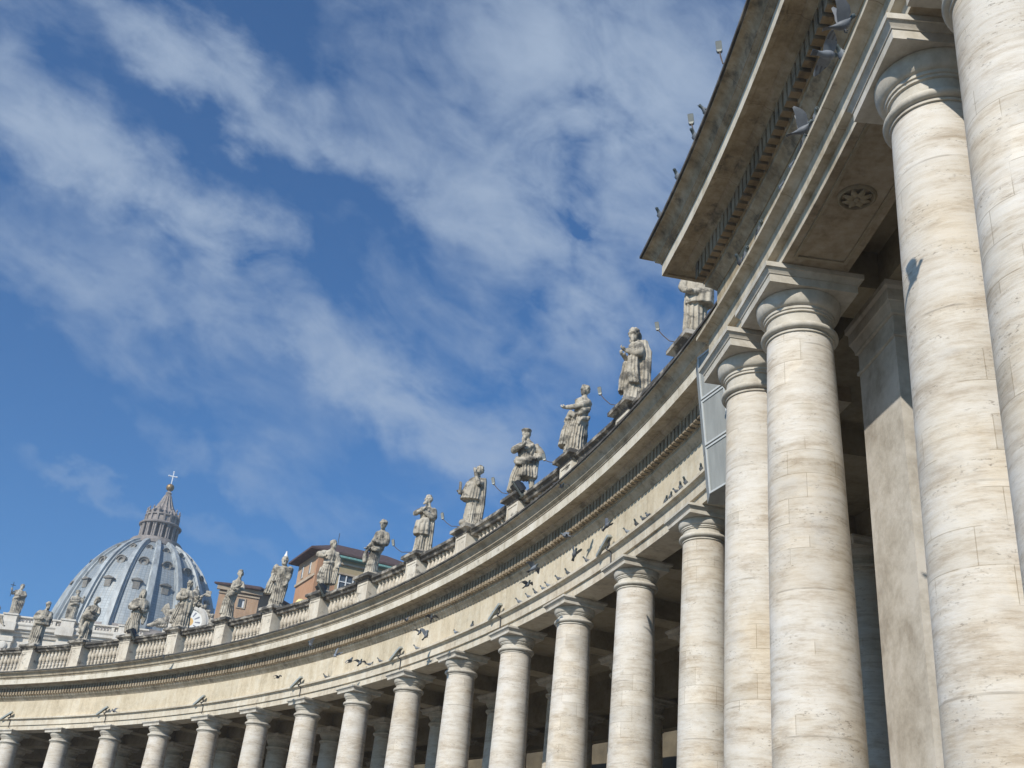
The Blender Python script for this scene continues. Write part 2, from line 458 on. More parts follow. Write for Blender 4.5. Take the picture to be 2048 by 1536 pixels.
M['glass'] = mat_plain('window_glass', (0.07, 0.085, 0.10), 0.12, 0, 0.3)
M['frame'] = mat_plain('white_paint', (0.72, 0.71, 0.68), 0.5)
M['copper'] = mat_plain('green_copper', (0.17, 0.34, 0.30), 0.6, 0, 0.2)
M['speaker'] = mat_plain('grey_panel_mesh', (0.29, 0.30, 0.285), 0.8, 0, 0.12, 1.4, (3, 3, 0.5))
M['speaker_edge'] = mat_plain('white_panel_frame', (0.52, 0.535, 0.52), 0.5, 0, 0.05)
M['lamp'] = mat_plain('grey_lamp_metal', (0.36, 0.385, 0.365), 0.5, 0.2, 0.15)
M['lamp_dark'] = mat_plain('dark_lamp_metal', (0.035, 0.036, 0.038), 0.5, 0.2, 0.2)
M['lamp_pale'] = mat_plain('pale_lamp_metal', (0.10, 0.11, 0.10), 0.45, 0.2, 0.15)
M['rod'] = mat_plain('rusty_rod', (0.12, 0.09, 0.07), 0.7, 0.3, 0.3)
M['gold'] = mat_plain('gilded_bronze', (0.30, 0.20, 0.09), 0.5, 0.6, 0.25)
M['iron'] = mat_plain('pale_cross_metal', (0.75, 0.77, 0.78), 0.4, 0.1, 0.1)
M['yellow'] = mat_plain('yellow_fabric', (0.72, 0.62, 0.28), 0.8, 0, 0.1)
M['ground'] = mat_stone('cobble_paving', (0.08, 0.075, 0.066), (0.12, 0.11, 0.098), (0.17, 0.157, 0.138), 0.5, 0.0)
M['steps'] = mat_stone('worn_step_stone', (0.15, 0.135, 0.115), (0.23, 0.21, 0.175), (0.29, 0.265, 0.23), 0.8, 0.0)
M['tan'] = mat_plain('tan_wall', (0.36, 0.285, 0.165), 0.85, 0, 0.15, 0.5)
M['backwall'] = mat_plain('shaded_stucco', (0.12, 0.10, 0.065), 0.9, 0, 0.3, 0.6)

def mat_lead():
    """lead roofing of the dome: sheets between standing seams, streaked white and rusty"""
    m, T, b = mat('dome_lead')
    uv = T.node('ShaderNodeUVMap').outputs[0]
    tcv = T.node('ShaderNodeTexCoord').outputs['Object']
    br = T.node('ShaderNodeTexBrick'); T.l.new(uv, br.inputs['Vector'])
    br.offset = 0.0
    br.inputs['Scale'].default_value = 1.0
    br.inputs['Brick Width'].default_value = 1.0
    br.inputs['Row Height'].default_value = 0.85
    br.inputs['Mortar Size'].default_value = 0.055
    br.inputs['Mortar Smooth'].default_value = 0.3
    br.inputs['Color1'].default_value = (0.25, 0.285, 0.305, 1)
    br.inputs['Color2'].default_value = (0.315, 0.35, 0.365, 1)
    br.inputs['Mortar'].default_value = (0.12, 0.14, 0.155, 1)
    st = T.noise(T.mapping(uv, (1.1, 0.07, 1)), 1.0, 5, 0.65)
    col = T.mix(T.ramp(st, [(0.5, 0.0), (0.72, 0.75)]), br.outputs[0], (0.42, 0.395, 0.34))
    n = T.noise(tcv, 0.35, 5, 0.6)
    col = T.mix(T.ramp(n, [(0.35, 0.35), (0.6, 0.0)]), col, (0.19, 0.225, 0.25))
    T.l.new(col, b.inputs['Base Color'])
    b.inputs['Roughness'].default_value = 0.55
    b.inputs['Metallic'].default_value = 0.15
    return m
M['lead'] = mat_lead()
M['lead_rib'] = mat_plain('rib_lead', (0.33, 0.355, 0.36), 0.55, 0.1, 0.3, 0.7, (1, 1, 0.3))
M['lantern'] = mat_plain('lantern_stone', (0.255, 0.225, 0.205), 0.85, 0, 0.25, 0.8)
M['lucarne'] = mat_plain('dormer_stone', (0.20, 0.185, 0.16), 0.85, 0, 0.3, 0.8)

def mat_clock():
    m, T, b = mat('clock_enamel')
    v = T.node('ShaderNodeTexCoord').outputs['Object']
    x, y, z = T.xyz(v)
    r = T.math('SQRT', T.math('ADD', T.math('MULTIPLY', x, x), T.math('MULTIPLY', z, z)))
    a = T.math('FRACT', T.math('ADD', T.math('MULTIPLY', T.math('ARCTAN2', z, x), 12 / (2 * pi)), 0.5))
    ray = T.math('LESS_THAN', T.math('ABSOLUTE', T.math('SUBTRACT', a, 0.5)), 0.16)
    band = T.math('MULTIPLY', T.math('GREATER_THAN', r, 1.15), T.math('LESS_THAN', r, 2.15))
    col = T.mix(T.math('MULTIPLY', ray, band), (0.72, 0.71, 0.67), (0.16, 0.17, 0.21))
    col = T.mix(T.math('LESS_THAN', r, 0.85), col, (0.66, 0.40, 0.12))
    T.l.new(col, b.inputs['Base Color']); b.inputs['Roughness'].default_value = 0.5
    return m
M['clock'] = mat_clock()
def mat_pigeon():
    m, T, b = mat('pigeon_feathers')
    v, vo, rnd = obj_vec(T)
    x, y, z = T.xyz(v)
    n = T.noise(vo, 9.0, 3)
    body = T.mix(n, (0.09, 0.10, 0.115), (0.24, 0.26, 0.285))
    tone = T.ramp(rnd, [(0.0, (0.45, 0.43, 0.42)), (0.5, (0.9, 0.9, 0.9)), (1.0, (1.25, 1.28, 1.3))])
    col = T.mix(1.0, body, tone, 'MULTIPLY')
    ax = T.math('ABSOLUTE', x)
    bars = T.math('MULTIPLY', T.math('GREATER_THAN', ax, 0.21), T.ramp(T.math('FRACT', T.math('MULTIPLY', y, 14.0)), [(0.45, 0.0), (0.7, 0.7)]))
    col = T.mix(bars, col, (0.05, 0.052, 0.058))
    head = T.math('LESS_THAN', y, -0.115)
    col = T.mix(head, col, (0.055, 0.075, 0.08))
    tail = T.math('GREATER_THAN', y, 0.20)
    col = T.mix(tail, col, (0.07, 0.075, 0.085))
    T.l.new(col, b.inputs['Base Color']); b.inputs['Roughness'].default_value = 0.6
    return m
M['pigeon'] = mat_pigeon()
M['gull'] = mat_plain('white_feathers', (0.78, 0.78, 0.76), 0.6, 0, 0.05)
M['beak'] = mat_plain('beak_and_feet', (0.45, 0.2, 0.14), 0.5)
# ------------------------------------------------------------------ ground
bm = new()
box(bm, -3000, 3000, -3000, 3000, -1.0, 0.0)
setp(obj('ground', bm, M['ground']), kind='structure')

# ------------------------------------------------------------------ columns
def capital_bm(rn, h, half):
    """round neck, rings, bulging cushion and square slab above; z = 0 at the neck ring"""
    bm = new()
    k = h / 0.725
    pr = [(rn * 0.99, -0.16), (rn * 1.00, -0.13), (rn * 1.05, -0.125), (rn * 1.05, -0.085), (rn * 1.02, -0.08)]
    for i in range(9):
        a = -pi / 2 + pi * i / 8
        pr.append((rn * 1.06 + 0.075 * cos(a), 0.0 + 0.07 * sin(a)))
    pr += [(rn * 1.0, 0.075), (rn * 1.0, 0.20 * k), (rn * 1.06, 0.205 * k), (rn * 1.06, 0.235 * k), (rn * 1.10, 0.24 * k), (rn * 1.10, 0.275 * k)]
    for i in range(9):
        a = pi / 2 * i / 8
        pr.append((rn * 1.11 + (half * 0.93 - rn * 1.11) * sin(a), 0.28 * k + 0.185 * k * (1 - cos(a))))
    pr.append((half * 0.90, 0.478 * k))
    lathe(bm, pr, 48)
    z0, z1, z2 = 0.472 * k, 0.63 * k, h
    half0 = half
    def sq(hf, z): return [Vector((sx * hf, sy * hf, z)) for sx, sy in ((-1, -1), (1, -1), (1, 1), (-1, 1))]
    z1 = 0.585 * k
    loft(bm, [sq(half, z0), sq(half, z1), sq(half * 1.02, z1 + 0.002), sq(half * 1.035, z1 + 0.03 * k), sq(half * 1.085, z1 + 0.065 * k), sq(half * 1.09, z1 + 0.07 * k), sq(half * 1.115, z1 + 0.072 * k), sq(half * 1.115, z2)])
    return bm
def shaft_bm(rn, rb, zbot, n=64):
    bm = new()
    H = -zbot
    pr = []
    for i in range(25):
        t = i / 24; s = 1 - t
        pr.append((rn + (rb - rn) * (1 - t ** 1.7), zbot + H * t - (0.1 if i == 24 else 0)))
    pr = [(rb * 1.06, zbot - 0.001), (rb * 1.06, zbot + 0.10)] + [(rb * 1.0, zbot + 0.2)] + pr[1:]
    lathe(bm, pr, n)
    return bm
def base_bm(rb, zbot):
    bm = new()
    hs = rb * 1.32
    box(bm, -hs, hs, -hs, hs, zbot - 0.72, zbot - 0.36)
    pr = []
    for i in range(13):
        a = -pi / 2 + pi * i / 12
        pr.append((rb * 1.12 + 0.17 * cos(a), zbot - 0.18 + 0.178 * sin(a)))
    lathe(bm, pr, 48)
    return bm
ZB = -(ZA - 0.5 - 0.72)            # bottom of the shafts, on the top step
def make_column(parent, idx, p, rn, rb, caph, half, proto=None):
    loc = cp(idx, p, 0)
    if proto:
        c = copy(proto[0], parent, loc, rz_at(idx))
        for ch in proto[1:]: copy(ch, c)
        return None
    c = obj('column', shaft_bm(rn, rb, ZB), M['shaft'], parent, loc, rz_at(idx), smooth=40)
    cap = obj('capital', capital_bm(rn, caph, half), M['capital'], c, smooth=35)
    bs = obj('base', base_bm(rb, ZB), M['capital'], c, smooth=35)
    return [c, cap, bs]

RN, RBOT = 0.585, 0.735
colonnade = empty('colonnade', (CX, CY, 0), 0, 'long curved travertine colonnade of round columns carrying a balustrade of statues', 'colonnade')
colonnade.location = (0, 0, 0)
proto = None
for i in range(-6, 15):
    pr_ = make_column(colonnade, i, 0.0, RN, RBOT, 0.725, 0.77, proto)
    proto = proto or pr_
ROWS = (-5.0, -9.8, -13.6)
for row in ROWS:
    for i in range(-5, 18):
        make_column(colonnade, i, row, RN, RBOT, 0.725, 0.77, proto)

# steps under the colonnade
bm = new()
for k, (pf_, zt) in enumerate(((1.9, 0.17), (1.5, 0.34), (1.1, 0.5))):
    arc(bm, [(-15.2 + 0.01 * k, -ZA - 0.05), (pf_, -ZA - 0.05), (pf_, -ZA + zt), (-15.2 + 0.01 * k, -ZA + zt)], -6.5, 18.3)
obj('step', bm, M['steps'], colonnade)

# ---- profiles (p, dz)
ARCH = [(-0.46, 0.73), (0.45, 0.73), (0.45, 1.02), (0.53, 1.025), (0.53, 1.33), (0.55, 1.335), (0.57, 1.37), (0.61, 1.40),
        (0.68, 1.41), (0.68, 1.50), (0.46, 1.53), (-0.46, 1.53)]
FRZ = [(-0.46, 1.533), (0.45, 1.533), (0.45, 2.62), (-0.46, 2.62)]
def arcp(c, r, a0, a1, n):
    return [(c[0] + r * cos(radians(a0 + (a1 - a0) * i / n)), c[1] + r * sin(radians(a0 + (a1 - a0) * i / n))) for i in range(n + 1)]
CORN = [(-0.46, 2.623), (0.47, 2.623), (0.50, 2.66), (0.53, 2.70), (0.58, 2.76), (0.65, 2.80), (0.665, 2.82), (0.665, 2.90), (0.70, 2.905), (0.70, 3.36),
        (0.91, 3.365), (0.91, 3.40), (0.95, 3.42), (1.02, 3.45), (1.06, 3.495), (1.07, 3.52), (1.36, 3.52), (1.36, 3.48), (1.46, 3.48),
        (1.46, 3.81), (1.49, 3.815), (1.49, 3.85)]
CORN += [(1.49 + 0.09 * sin(pi * t / 2 * 1.0), 3.86 + 0.06 * t) for t in (0.3, 0.6, 1.0)]
CORN += [(1.60, 3.925), (1.60, 3.96)]
CORN += [(1.615, 3.98), (1.66, 4.05), (1.73, 4.11), (1.80, 4.145), (1.85, 4.15), (1.85, 4.19)]
LIP = [(1.82, 4.192), (1.90, 4.192), (1.905, 4.25), (1.60, 4.262), (1.60, 4.192)]
CORN_TOP = [(1.62, 4.192), (0.4, 4.30), (-0.46, 4.30)]
E0, E1 = -6.4, 14.6
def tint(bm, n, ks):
    """faces of profile segments ks get the cleaner, paler stone with sunlight put into its colour"""
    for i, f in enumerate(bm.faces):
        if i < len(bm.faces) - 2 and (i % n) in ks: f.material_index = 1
WASHED_LIT = {k for k in range(len(CORN) - 1) if abs(CORN[k][0] - 1.46) < 0.001 and CORN[k + 1][1] > 3.5 and CORN[k][1] < 3.6}
bm = new(); arc(bm, ARCH, E0, E1); obj('architrave', bm, M['arch'], colonnade, smooth=24)
bm = new(); arc(bm, FRZ, E0, E1); obj('frieze', bm, M['frieze'], colonnade, smooth=24)
bm = new(); arc(bm, CORN + CORN_TOP, E0, E1); tint(bm, len(CORN + CORN_TOP), WASHED_LIT); cornice = obj('cornice', bm, None, colonnade, smooth=24, mats=[M['cornice'], M['washed_lit']])
bm = new(); arc(bm, LIP, E0, E1); obj('gutter_edge', bm, M['gutter'], cornice)
def dentils(bm, i0, i1, dp, dzz, n_per=18):
    n = int(round((i1 - i0) * n_per))
    w = 0.62 * DT * R / n_per * 0.5
    for k in range(n):
        ic = i0 + (k + 0.5) * (i1 - i0) / n
        Mx = Matrix.Translation(cp(ic, 0.70 + dp, 2.925 + dzz)) @ Matrix.Rotation(rz_at(ic), 4, 'Z')
        j = random.uniform(-0.006, 0.006)
        box(bm, -w + j, w + j, -0.205, 0.02, 0.0, 0.437, Mx)
bm = new(); dentils(bm, E0, E1, 0, 0); obj('dentil_course', bm, M['cornice'], cornice)

# beams and ceilings behind the front row
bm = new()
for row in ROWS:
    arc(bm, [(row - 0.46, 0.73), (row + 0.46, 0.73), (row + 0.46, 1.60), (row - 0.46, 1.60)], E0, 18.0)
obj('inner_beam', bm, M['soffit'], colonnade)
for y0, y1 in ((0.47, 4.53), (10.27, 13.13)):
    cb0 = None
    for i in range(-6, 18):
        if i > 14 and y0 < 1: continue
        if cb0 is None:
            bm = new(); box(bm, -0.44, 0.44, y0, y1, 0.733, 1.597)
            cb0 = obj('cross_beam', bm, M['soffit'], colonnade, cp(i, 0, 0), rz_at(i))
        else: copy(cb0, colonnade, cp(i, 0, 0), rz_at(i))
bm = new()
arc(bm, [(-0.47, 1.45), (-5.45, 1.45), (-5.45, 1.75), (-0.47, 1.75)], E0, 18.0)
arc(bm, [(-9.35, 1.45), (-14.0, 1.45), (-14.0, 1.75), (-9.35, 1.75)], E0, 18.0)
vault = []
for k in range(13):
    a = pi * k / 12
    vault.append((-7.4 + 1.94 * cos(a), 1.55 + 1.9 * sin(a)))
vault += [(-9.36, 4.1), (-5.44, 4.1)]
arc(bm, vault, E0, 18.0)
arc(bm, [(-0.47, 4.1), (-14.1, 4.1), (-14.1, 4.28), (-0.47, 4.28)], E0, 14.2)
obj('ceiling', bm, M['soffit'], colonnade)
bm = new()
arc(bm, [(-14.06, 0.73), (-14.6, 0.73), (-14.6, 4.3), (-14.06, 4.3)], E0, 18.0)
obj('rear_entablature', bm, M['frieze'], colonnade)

# ---- balustrade: base course and rail, pedestals, balusters
BP = 0.25
bm = new()
arc(bm, [(BP - 0.30, 4.303), (BP + 0.36, 4.303), (BP + 0.36, 4.52), (BP + 0.26, 4.56), (BP + 0.26, 4.70), (BP - 0.26, 4.70), (BP - 0.30, 4.52)], E0, E1)
bal = obj('balustrade', bm, M['pedestal'], colonnade, smooth=24)
bm = new()
arc(bm, [(BP - 0.24, 5.92), (BP + 0.24, 5.92), (BP + 0.27, 5.98), (BP + 0.29, 6.03), (BP + 0.37, 6.08), (BP + 0.40, 6.09), (BP + 0.40, 6.23), (BP, 6.27), (BP - 0.36, 6.23), (BP - 0.36, 6.08)], E0, E1)
obj('rail', bm, M['rail'], bal, smooth=24)
def pedestal_bm():
    bm = new()
    box(bm, -0.60, 0.60, -0.56, 0.5, 0.0, 0.27)
    box(bm, -0.50, 0.50, -0.44, 0.4, 0.27, 1.68)
    # sunk panel: a raised border on the face and flanks
    for (x0, x1, z0, z1) in ((-0.50, -0.41, 0.30, 1.65), (0.41, 0.50, 0.30, 1.65), (-0.41, 0.41, 0.30, 0.40), (-0.41, 0.41, 1.55, 1.65)):
        box(bm, x0, x1, -0.468, -0.438, z0, z1)
    return bm
def pedestal_cap_bm():
    bm = new()
    def rc(hx, y0, y1, z): return [Vector((-hx, y0, z)), Vector((hx, y0, z)), Vector((hx, y1, z)), Vector((-hx, y1, z))]
    loft(bm, [rc(0.52, -0.47, 0.42, 1.68), rc(0.54, -0.49, 0.44, 1.74), rc(0.58, -0.53, 0.48, 1.79), rc(0.68, -0.63, 0.58, 1.86), rc(0.74, -0.69, 0.62, 1.88), rc(0.74, -0.69, 0.62, 2.02), rc(0.70, -0.65, 0.6, 2.06)])
    return bm
pp = None
for i in range(-6, 15):
    loc = cp(i, BP, 4.32)
    if pp is None:
        o = obj('pedestal', pedestal_bm(), M['pedestal'], bal, loc, rz_at(i))
        c = obj('pedestal_cap', pedestal_cap_bm(), M['cap'], bal, loc, rz_at(i))
        pp = (o, c)
    else:
        copy(pp[0], bal, loc, rz_at(i)); copy(pp[1], bal, loc, rz_at(i))
BALPROF = [(0.13, 0.0), (0.13, 0.09), (0.075, 0.11), (0.07, 0.16), (0.10, 0.24), (0.115, 0.31), (0.095, 0.38), (0.07, 0.43), (0.105, 0.445), (0.105, 0.49), (0.075, 0.505),
           (0.125, 0.60), (0.15, 0.70), (0.14, 0.80), (0.105, 0.93), (0.08, 1.04), (0.075, 1.09), (0.105, 1.10), (0.105, 1.14), (0.13, 1.15), (0.13, 1.23)]
bm = new(); lathe(bm, BALPROF, 12)
me_b = bpy.data.meshes.new('baluster'); bm.to_mesh(me_b); bm.free(); me_b.materials.append(M['baluster']); shade(me_b, 50)
for i in range(-1, 10):
    for k in range(9):
        ii = i + 0.175 + 0.65 * (k + 0.5) / 9
        o = bpy.data.objects.new('baluster', me_b); COL.objects.link(o); o.parent = bal
        o.location = cp(ii, BP, 4.695); o.rotation_euler = (0, 0, rz_at(ii))
bm = new()
for i in (-6, -5, -4, -3, -2, 10, 11, 12, 13):
    for k in range(9):
        ii = i + 0.175 + 0.65 * (k + 0.5) / 9
        lathe(bm, BALPROF, 10, Matrix.Translation(cp(ii, BP, 4.695)))
setp(obj('more_balusters', bm, M['baluster'], bal, smooth=50), kind='stuff')

# ------------------------------------------------------------------ the portico in front of the colonnade (near, right)
PE, PZ = 2.26, 0.36
portico = empty('portico', (0, 0, 0), 0, 'projecting portico with giant paired columns and deep dentilled cornice, close at right', 'portico')
pq = None
for i in (14.76, 15.29, 16.63, 17.13):
    t = make_column(portico, i, 2.06, 0.615, 0.765, 1.085, 0.86, pq)
    pq = pq or t
I0, I1 = 14.64, 17.28
PF, PBACK = 0.45 + PE, 0.75
def shift(prof, inner): return [((inner if p < 0 else p + PE), z + PZ) for p, z in prof]
PARCH = [(-0.46, 0.73), (0.45, 0.73), (0.45, 1.0), (0.60, 1.003), (0.60, 1.35), (0.62, 1.355), (0.66, 1.39), (0.71, 1.415), (0.82, 1.42), (0.82, 1.50), (0.46, 1.53), (-0.46, 1.53)]
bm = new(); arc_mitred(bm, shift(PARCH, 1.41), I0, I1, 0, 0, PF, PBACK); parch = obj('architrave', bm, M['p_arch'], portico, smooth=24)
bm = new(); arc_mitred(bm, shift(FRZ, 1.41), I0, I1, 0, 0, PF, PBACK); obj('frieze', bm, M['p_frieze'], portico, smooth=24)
bm = new(); arc_mitred(bm, shift(CORN, 1.41) + [(1.62 + PE, 4.192 + PZ), (1.41, 4.3 + PZ)], I0, I1, 0, 0, PF, PBACK); tint(bm, len(CORN) + 2, WASHED_LIT); pcorn = obj('cornice', bm, None, portico, smooth=24, mats=[M['p_cornice'], M['washed_lit']])
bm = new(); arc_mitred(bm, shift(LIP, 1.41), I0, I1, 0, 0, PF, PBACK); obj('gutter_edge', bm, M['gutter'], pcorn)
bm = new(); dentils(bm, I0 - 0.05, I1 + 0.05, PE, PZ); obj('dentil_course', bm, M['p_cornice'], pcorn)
# framed panel and carved rosette on the underside of the architrave
bm = new()
zS = 0.73 + PZ
for pa, pb in ((2.50, 2.56), (1.55, 1.61)):
    arc(bm, [(pa, zS - 0.035), (pb, zS - 0.035), (pb, zS + 0.02), (pa, zS + 0.02)], 15.55, 16.38)
for ia in (15.55, 16.367):
    arc(bm, [(1.612, zS - 0.033), (2.498, zS - 0.033), (2.498, zS + 0.02), (1.612, zS + 0.02)], ia, ia + 0.013)
obj('soffit_moulding', bm, M['soffit'], parch)
bm = new()
Mx = Matrix.Translation(cp(15.965, 2.08, zS + 0.004)) @ Matrix.Diagonal((0.78, 0.78, 0.8, 1))
def ringz(bm, r0, r1, z0, z1, n=40):
    Rg = [[bm.verts.new(Mx @ Vector((r * cos(2 * pi * k / n), r * sin(2 * pi * k / n), z))) for k in range(n)] for r, z in ((r0, 0.02), (r0, z0), ((r0 + r1) / 2, z1), (r1, z0), (r1, 0.02))]
    for a, b_ in zip(Rg, Rg[1:]):
        for k in range(n): bm.faces.new((a[k], a[(k + 1) % n], b_[(k + 1) % n], b_[k]))
ringz(bm, 0.33, 0.43, -0.03, -0.075)
for k in range(8):
    a = 2 * pi * k / 8 + 0.2
    for s in range(1):
        rr = []
        for t in range(8):
            u = t / 7; rad = 0.035 + 0.30 * u
            w = 0.02 + 0.055 * sin(pi * min(1, u * 0.9 + 0.1)) 
            c = Vector((rad * cos(a), rad * sin(a), -0.035 - 0.05 * sin(pi * u)))
            tn = Vector((-sin(a), cos(a), 0))
            rr.append([Mx @ (c + tn * w), Mx @ (c + Vector((0, 0, -0.03))), Mx @ (c - tn * w), Mx @ (c + Vector((0, 0, 0.06)))])
        loft(bm, rr)
lathe(bm, [(0.02, -0.12), (0.06, -0.10), (0.075, -0.05), (0.07, 0.01)], 16, Mx)
bmesh.ops.recalc_face_normals(bm, faces=bm.faces[:])
obj('rosette', bm, M['soffit'], parch, smooth=50)
# piers behind the paired columns, beams over them, ceiling
def pier(i):
    bm = new()
    Mx = Matrix.Translation(cp(i, 0.5, 0)) @ Matrix.Rotation(rz_at(i), 4, 'Z')
    hw = 0.80
    box(bm, -hw, hw, 0.0, 2.2, -ZA + 0.5, 1.0, Mx)
    o = obj('pier', bm, M['pier'], portico)
    bm = new()
    def rc(e, z): return [Mx @ Vector(v) for v in ((-hw - e, -e, z), (hw + e, -e, z), (hw + e, 2.2, z), (-hw - e, 2.2, z))]
    loft(bm, [rc(0.015, -0.06), rc(0.04, -0.04), rc(0.04, 0.02), rc(0.015, 0.04)])
    loft(bm, [rc(0.02, 0.42), rc(0.05, 0.44), rc(0.05, 0.50), rc(0.11, 0.66), rc(0.13, 0.68), rc(0.13, 0.92), rc(0.18, 0.98), rc(0.18, 1.088)])
    obj('pier_cap', bm, M['pier'], o)
for i in (15.28, 16.66): pier(i)
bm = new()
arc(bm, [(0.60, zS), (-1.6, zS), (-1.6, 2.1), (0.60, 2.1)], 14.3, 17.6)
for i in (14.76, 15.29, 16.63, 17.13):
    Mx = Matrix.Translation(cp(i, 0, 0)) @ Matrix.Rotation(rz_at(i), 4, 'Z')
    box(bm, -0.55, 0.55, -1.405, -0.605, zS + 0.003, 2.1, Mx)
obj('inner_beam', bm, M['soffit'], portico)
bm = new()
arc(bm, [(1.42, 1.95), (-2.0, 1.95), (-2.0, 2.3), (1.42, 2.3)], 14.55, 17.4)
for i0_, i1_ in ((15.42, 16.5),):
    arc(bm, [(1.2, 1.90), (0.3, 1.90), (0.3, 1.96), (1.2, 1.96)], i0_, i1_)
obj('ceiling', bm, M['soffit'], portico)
bm = new()
arc(bm, [(1.43, 4.25 + PZ), (-14.6, 4.25 + PZ), (-14.6, 4.30 + PZ + 0.2), (1.43, 4.45 + PZ)], 14.63, 17.3)
obj('roof', bm, M['rail'], portico)

# dark interior and houses behind
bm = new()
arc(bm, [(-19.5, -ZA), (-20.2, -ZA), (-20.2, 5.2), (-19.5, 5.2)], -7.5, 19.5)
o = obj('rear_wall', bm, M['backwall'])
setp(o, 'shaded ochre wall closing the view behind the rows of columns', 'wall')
# ------------------------------------------------------------------ basilica: dome, lantern and facade far behind
basilica = empty('basilica', (0, 0, 0), 0, 'domed basilica behind the colonnade, lead dome with lantern and gilded ball', 'basilica')
DX, DY = 346 * sin(radians(-17.66)), 346 * cos(radians(-17.66))
KS = 0.9665
def dz_(z): return (z - 1.6) * KS + 1.6
DOME = [(24.9, 79), (24.6, 83), (23.7, 87.4), (22.5, 92), (20.9, 97), (18.8, 102), (16.0, 106.8), (12.8, 110.6), (10.0, 113.0), (7.6, 114.4)]
DOME = [(r * KS, dz_(z)) for r, z in DOME]
def dome_r(z):
    for (r0, z0), (r1, z1) in zip(DOME, DOME[1:]):
        if z0 <= z <= z1: return r0 + (r1 - r0) * (z - z0) / (z1 - z0)
    return DOME[-1][0] if z > DOME[-1][1] else DOME[0][0]
prof = [Vector((r, 0, z)) for r, z in DOME]
prof = [(v.x, v.z) for v in catmull(prof, 4)]
facing = atan2(-DY, -DX)                        # angle of the side of the dome turned to the square
bm = new(); uvl = bm.loops.layers.uv.verify()
NSEG = 16 * 8
rings = []
for r, z in prof: rings.append([bm.verts.new((r * cos(2 * pi * k / NSEG), r * sin(2 * pi * k / NSEG), z)) for k in range(NSEG)])
vlen = [0]
for a, b in zip(prof, prof[1:]): vlen.append(vlen[-1] + math.hypot(a[0] - b[0], a[1] - b[1]))
for i in range(len(rings) - 1):
    for k in range(NSEG):
        f = bm.faces.new((rings[i][k], rings[i][(k + 1) % NSEG], rings[i + 1][(k + 1) % NSEG], rings[i + 1][k]))
        for lp, (uu, vv) in zip(f.loops, ((k, i), (k + 1, i), (k + 1, i + 1), (k, i + 1))): lp[uvl].uv = (uu * 0.9, vlen[vv])
RIB0 = facing + radians(4)
dome = obj('dome', bm, M['lead'], basilica, (DX, DY, 0), RIB0, smooth=180)
# ribs
bm = new()
rr = []
for i, (r, z) in enumerate(prof):
    r2, z2 = prof[min(i + 1, len(prof) - 1)]; r1, z1 = prof[max(i - 1, 0)]
    t = Vector((r2 - r1, 0, z2 - z1)).normalized(); nrm = Vector((t.z, 0, -t.x))
    w = 0.5 + 0.85 * (r / 24.0); h = 0.8 + 0.75 * r / 24
    c = Vector((r, 0, z))
    s = Vector((0, 1, 0))
    rr.append([c - s * w - nrm * 0.3, c - s * w + nrm * h * 0.4, c - s * w * 0.72 + nrm * h * 0.5, c - s * w * 0.6 + nrm * h, c + s * w * 0.6 + nrm * h, c + s * w * 0.72 + nrm * h * 0.5, c + s * w + nrm * h * 0.4, c + s * w - nrm * 0.3])
loft(bm, rr)
r0 = obj('rib', bm, M['lead_rib'], dome, (0, 0, 0), 0)
for k in range(1, 16): copy(r0, dome, (0, 0, 0), 2 * pi * k / 16)
# dormers in three tiers
def lucarne_bm(kind):
    bm = new()
    if kind == 0:      # pedimented
        box(bm, -1.2, 0.75, -0.95, 0.95, -1.2, 1.2)
        loft(bm, [[Vector((x, -1.6, 1.2)), Vector((x, 1.6, 1.2)), Vector((x, 1.65, 1.4)), Vector((x, 0, 2.05)), Vector((x, -1.65, 1.4))] for x in (-2.4, 1.15)])
    else:              # round eye with hood
        s = 1.0 if kind == 1 else 0.62
        Mx = Matrix.Rotation(pi / 2, 4, 'Y')
        lathe(bm, [(0.75 * s, 0.2), (0.75 * s, 0.75 * s), (1.25 * s, 0.8 * s), (1.3 * s, 0.4 * s), (1.2 * s, -1.4)], 20, Mx, cap=False)
        lathe(bm, [(0.78 * s, -0.2), (0.77 * s, 0.32 * s)], 20, Mx)
        rr = []
        for x in (-1.6, 1.1 * s):
            rr.append([Vector((x, 1.62 * s * cos(a), 1.35 * s * sin(a) + 0.15)) for a in [pi * k / 8 for k in range(9)]] + [Vector((x, 1.35 * s * cos(a), 1.1 * s * sin(a) + 0.15)) for a in [pi - pi * k / 8 for k in range(9)]])
        loft(bm, rr)
    bmesh.ops.recalc_face_normals(bm, faces=bm.faces[:])
    return bm
def pane_bm(kind):
    bm = new()
    if kind == 0: box(bm, 0.903, 0.95, -0.5, 0.5, -0.3, 1.25)
    return bm
for kind, z in ((0, dz_(96.2)), (1, dz_(104.6)), (2, dz_(110.6))):
    l0 = None
    for k in range(16):
        a = 2 * pi * (k + 0.5) / 16
        r = dome_r(z) - (0.15 if kind < 2 else 0.1)
        loc = (r * cos(a), r * sin(a), z)
        if l0 is None:
            l0 = obj('lucarne', lucarne_bm(kind), M['lucarne'], dome, loc, a)
        else: copy(l0, dome, loc, a)
# drum under the dome, with a cornice
bm = new()
lathe(bm, [(27.2, 40), (26.2, 60), (26.2, dz_(77.0)), (27.6, dz_(77.4)), (27.6, dz_(78.0)), (26.2, dz_(78.3)), (25.8, dz_(81.2)), (26.4, dz_(81.5)), (26.4, dz_(82.0)), (24.4, dz_(82.3)), (24.2, dz_(83.4))], 96)
for k in range(16):
    a = 2 * pi * k / 16
    Mx = Matrix.Rotation(a, 4, 'Z')
    box(bm, 25, 30.5, -1.6, 1.6, 50, dz_(77.2), Mx)
obj('drum', bm, M['lantern'], basilica, (DX, DY, 0), RIB0, smooth=35)
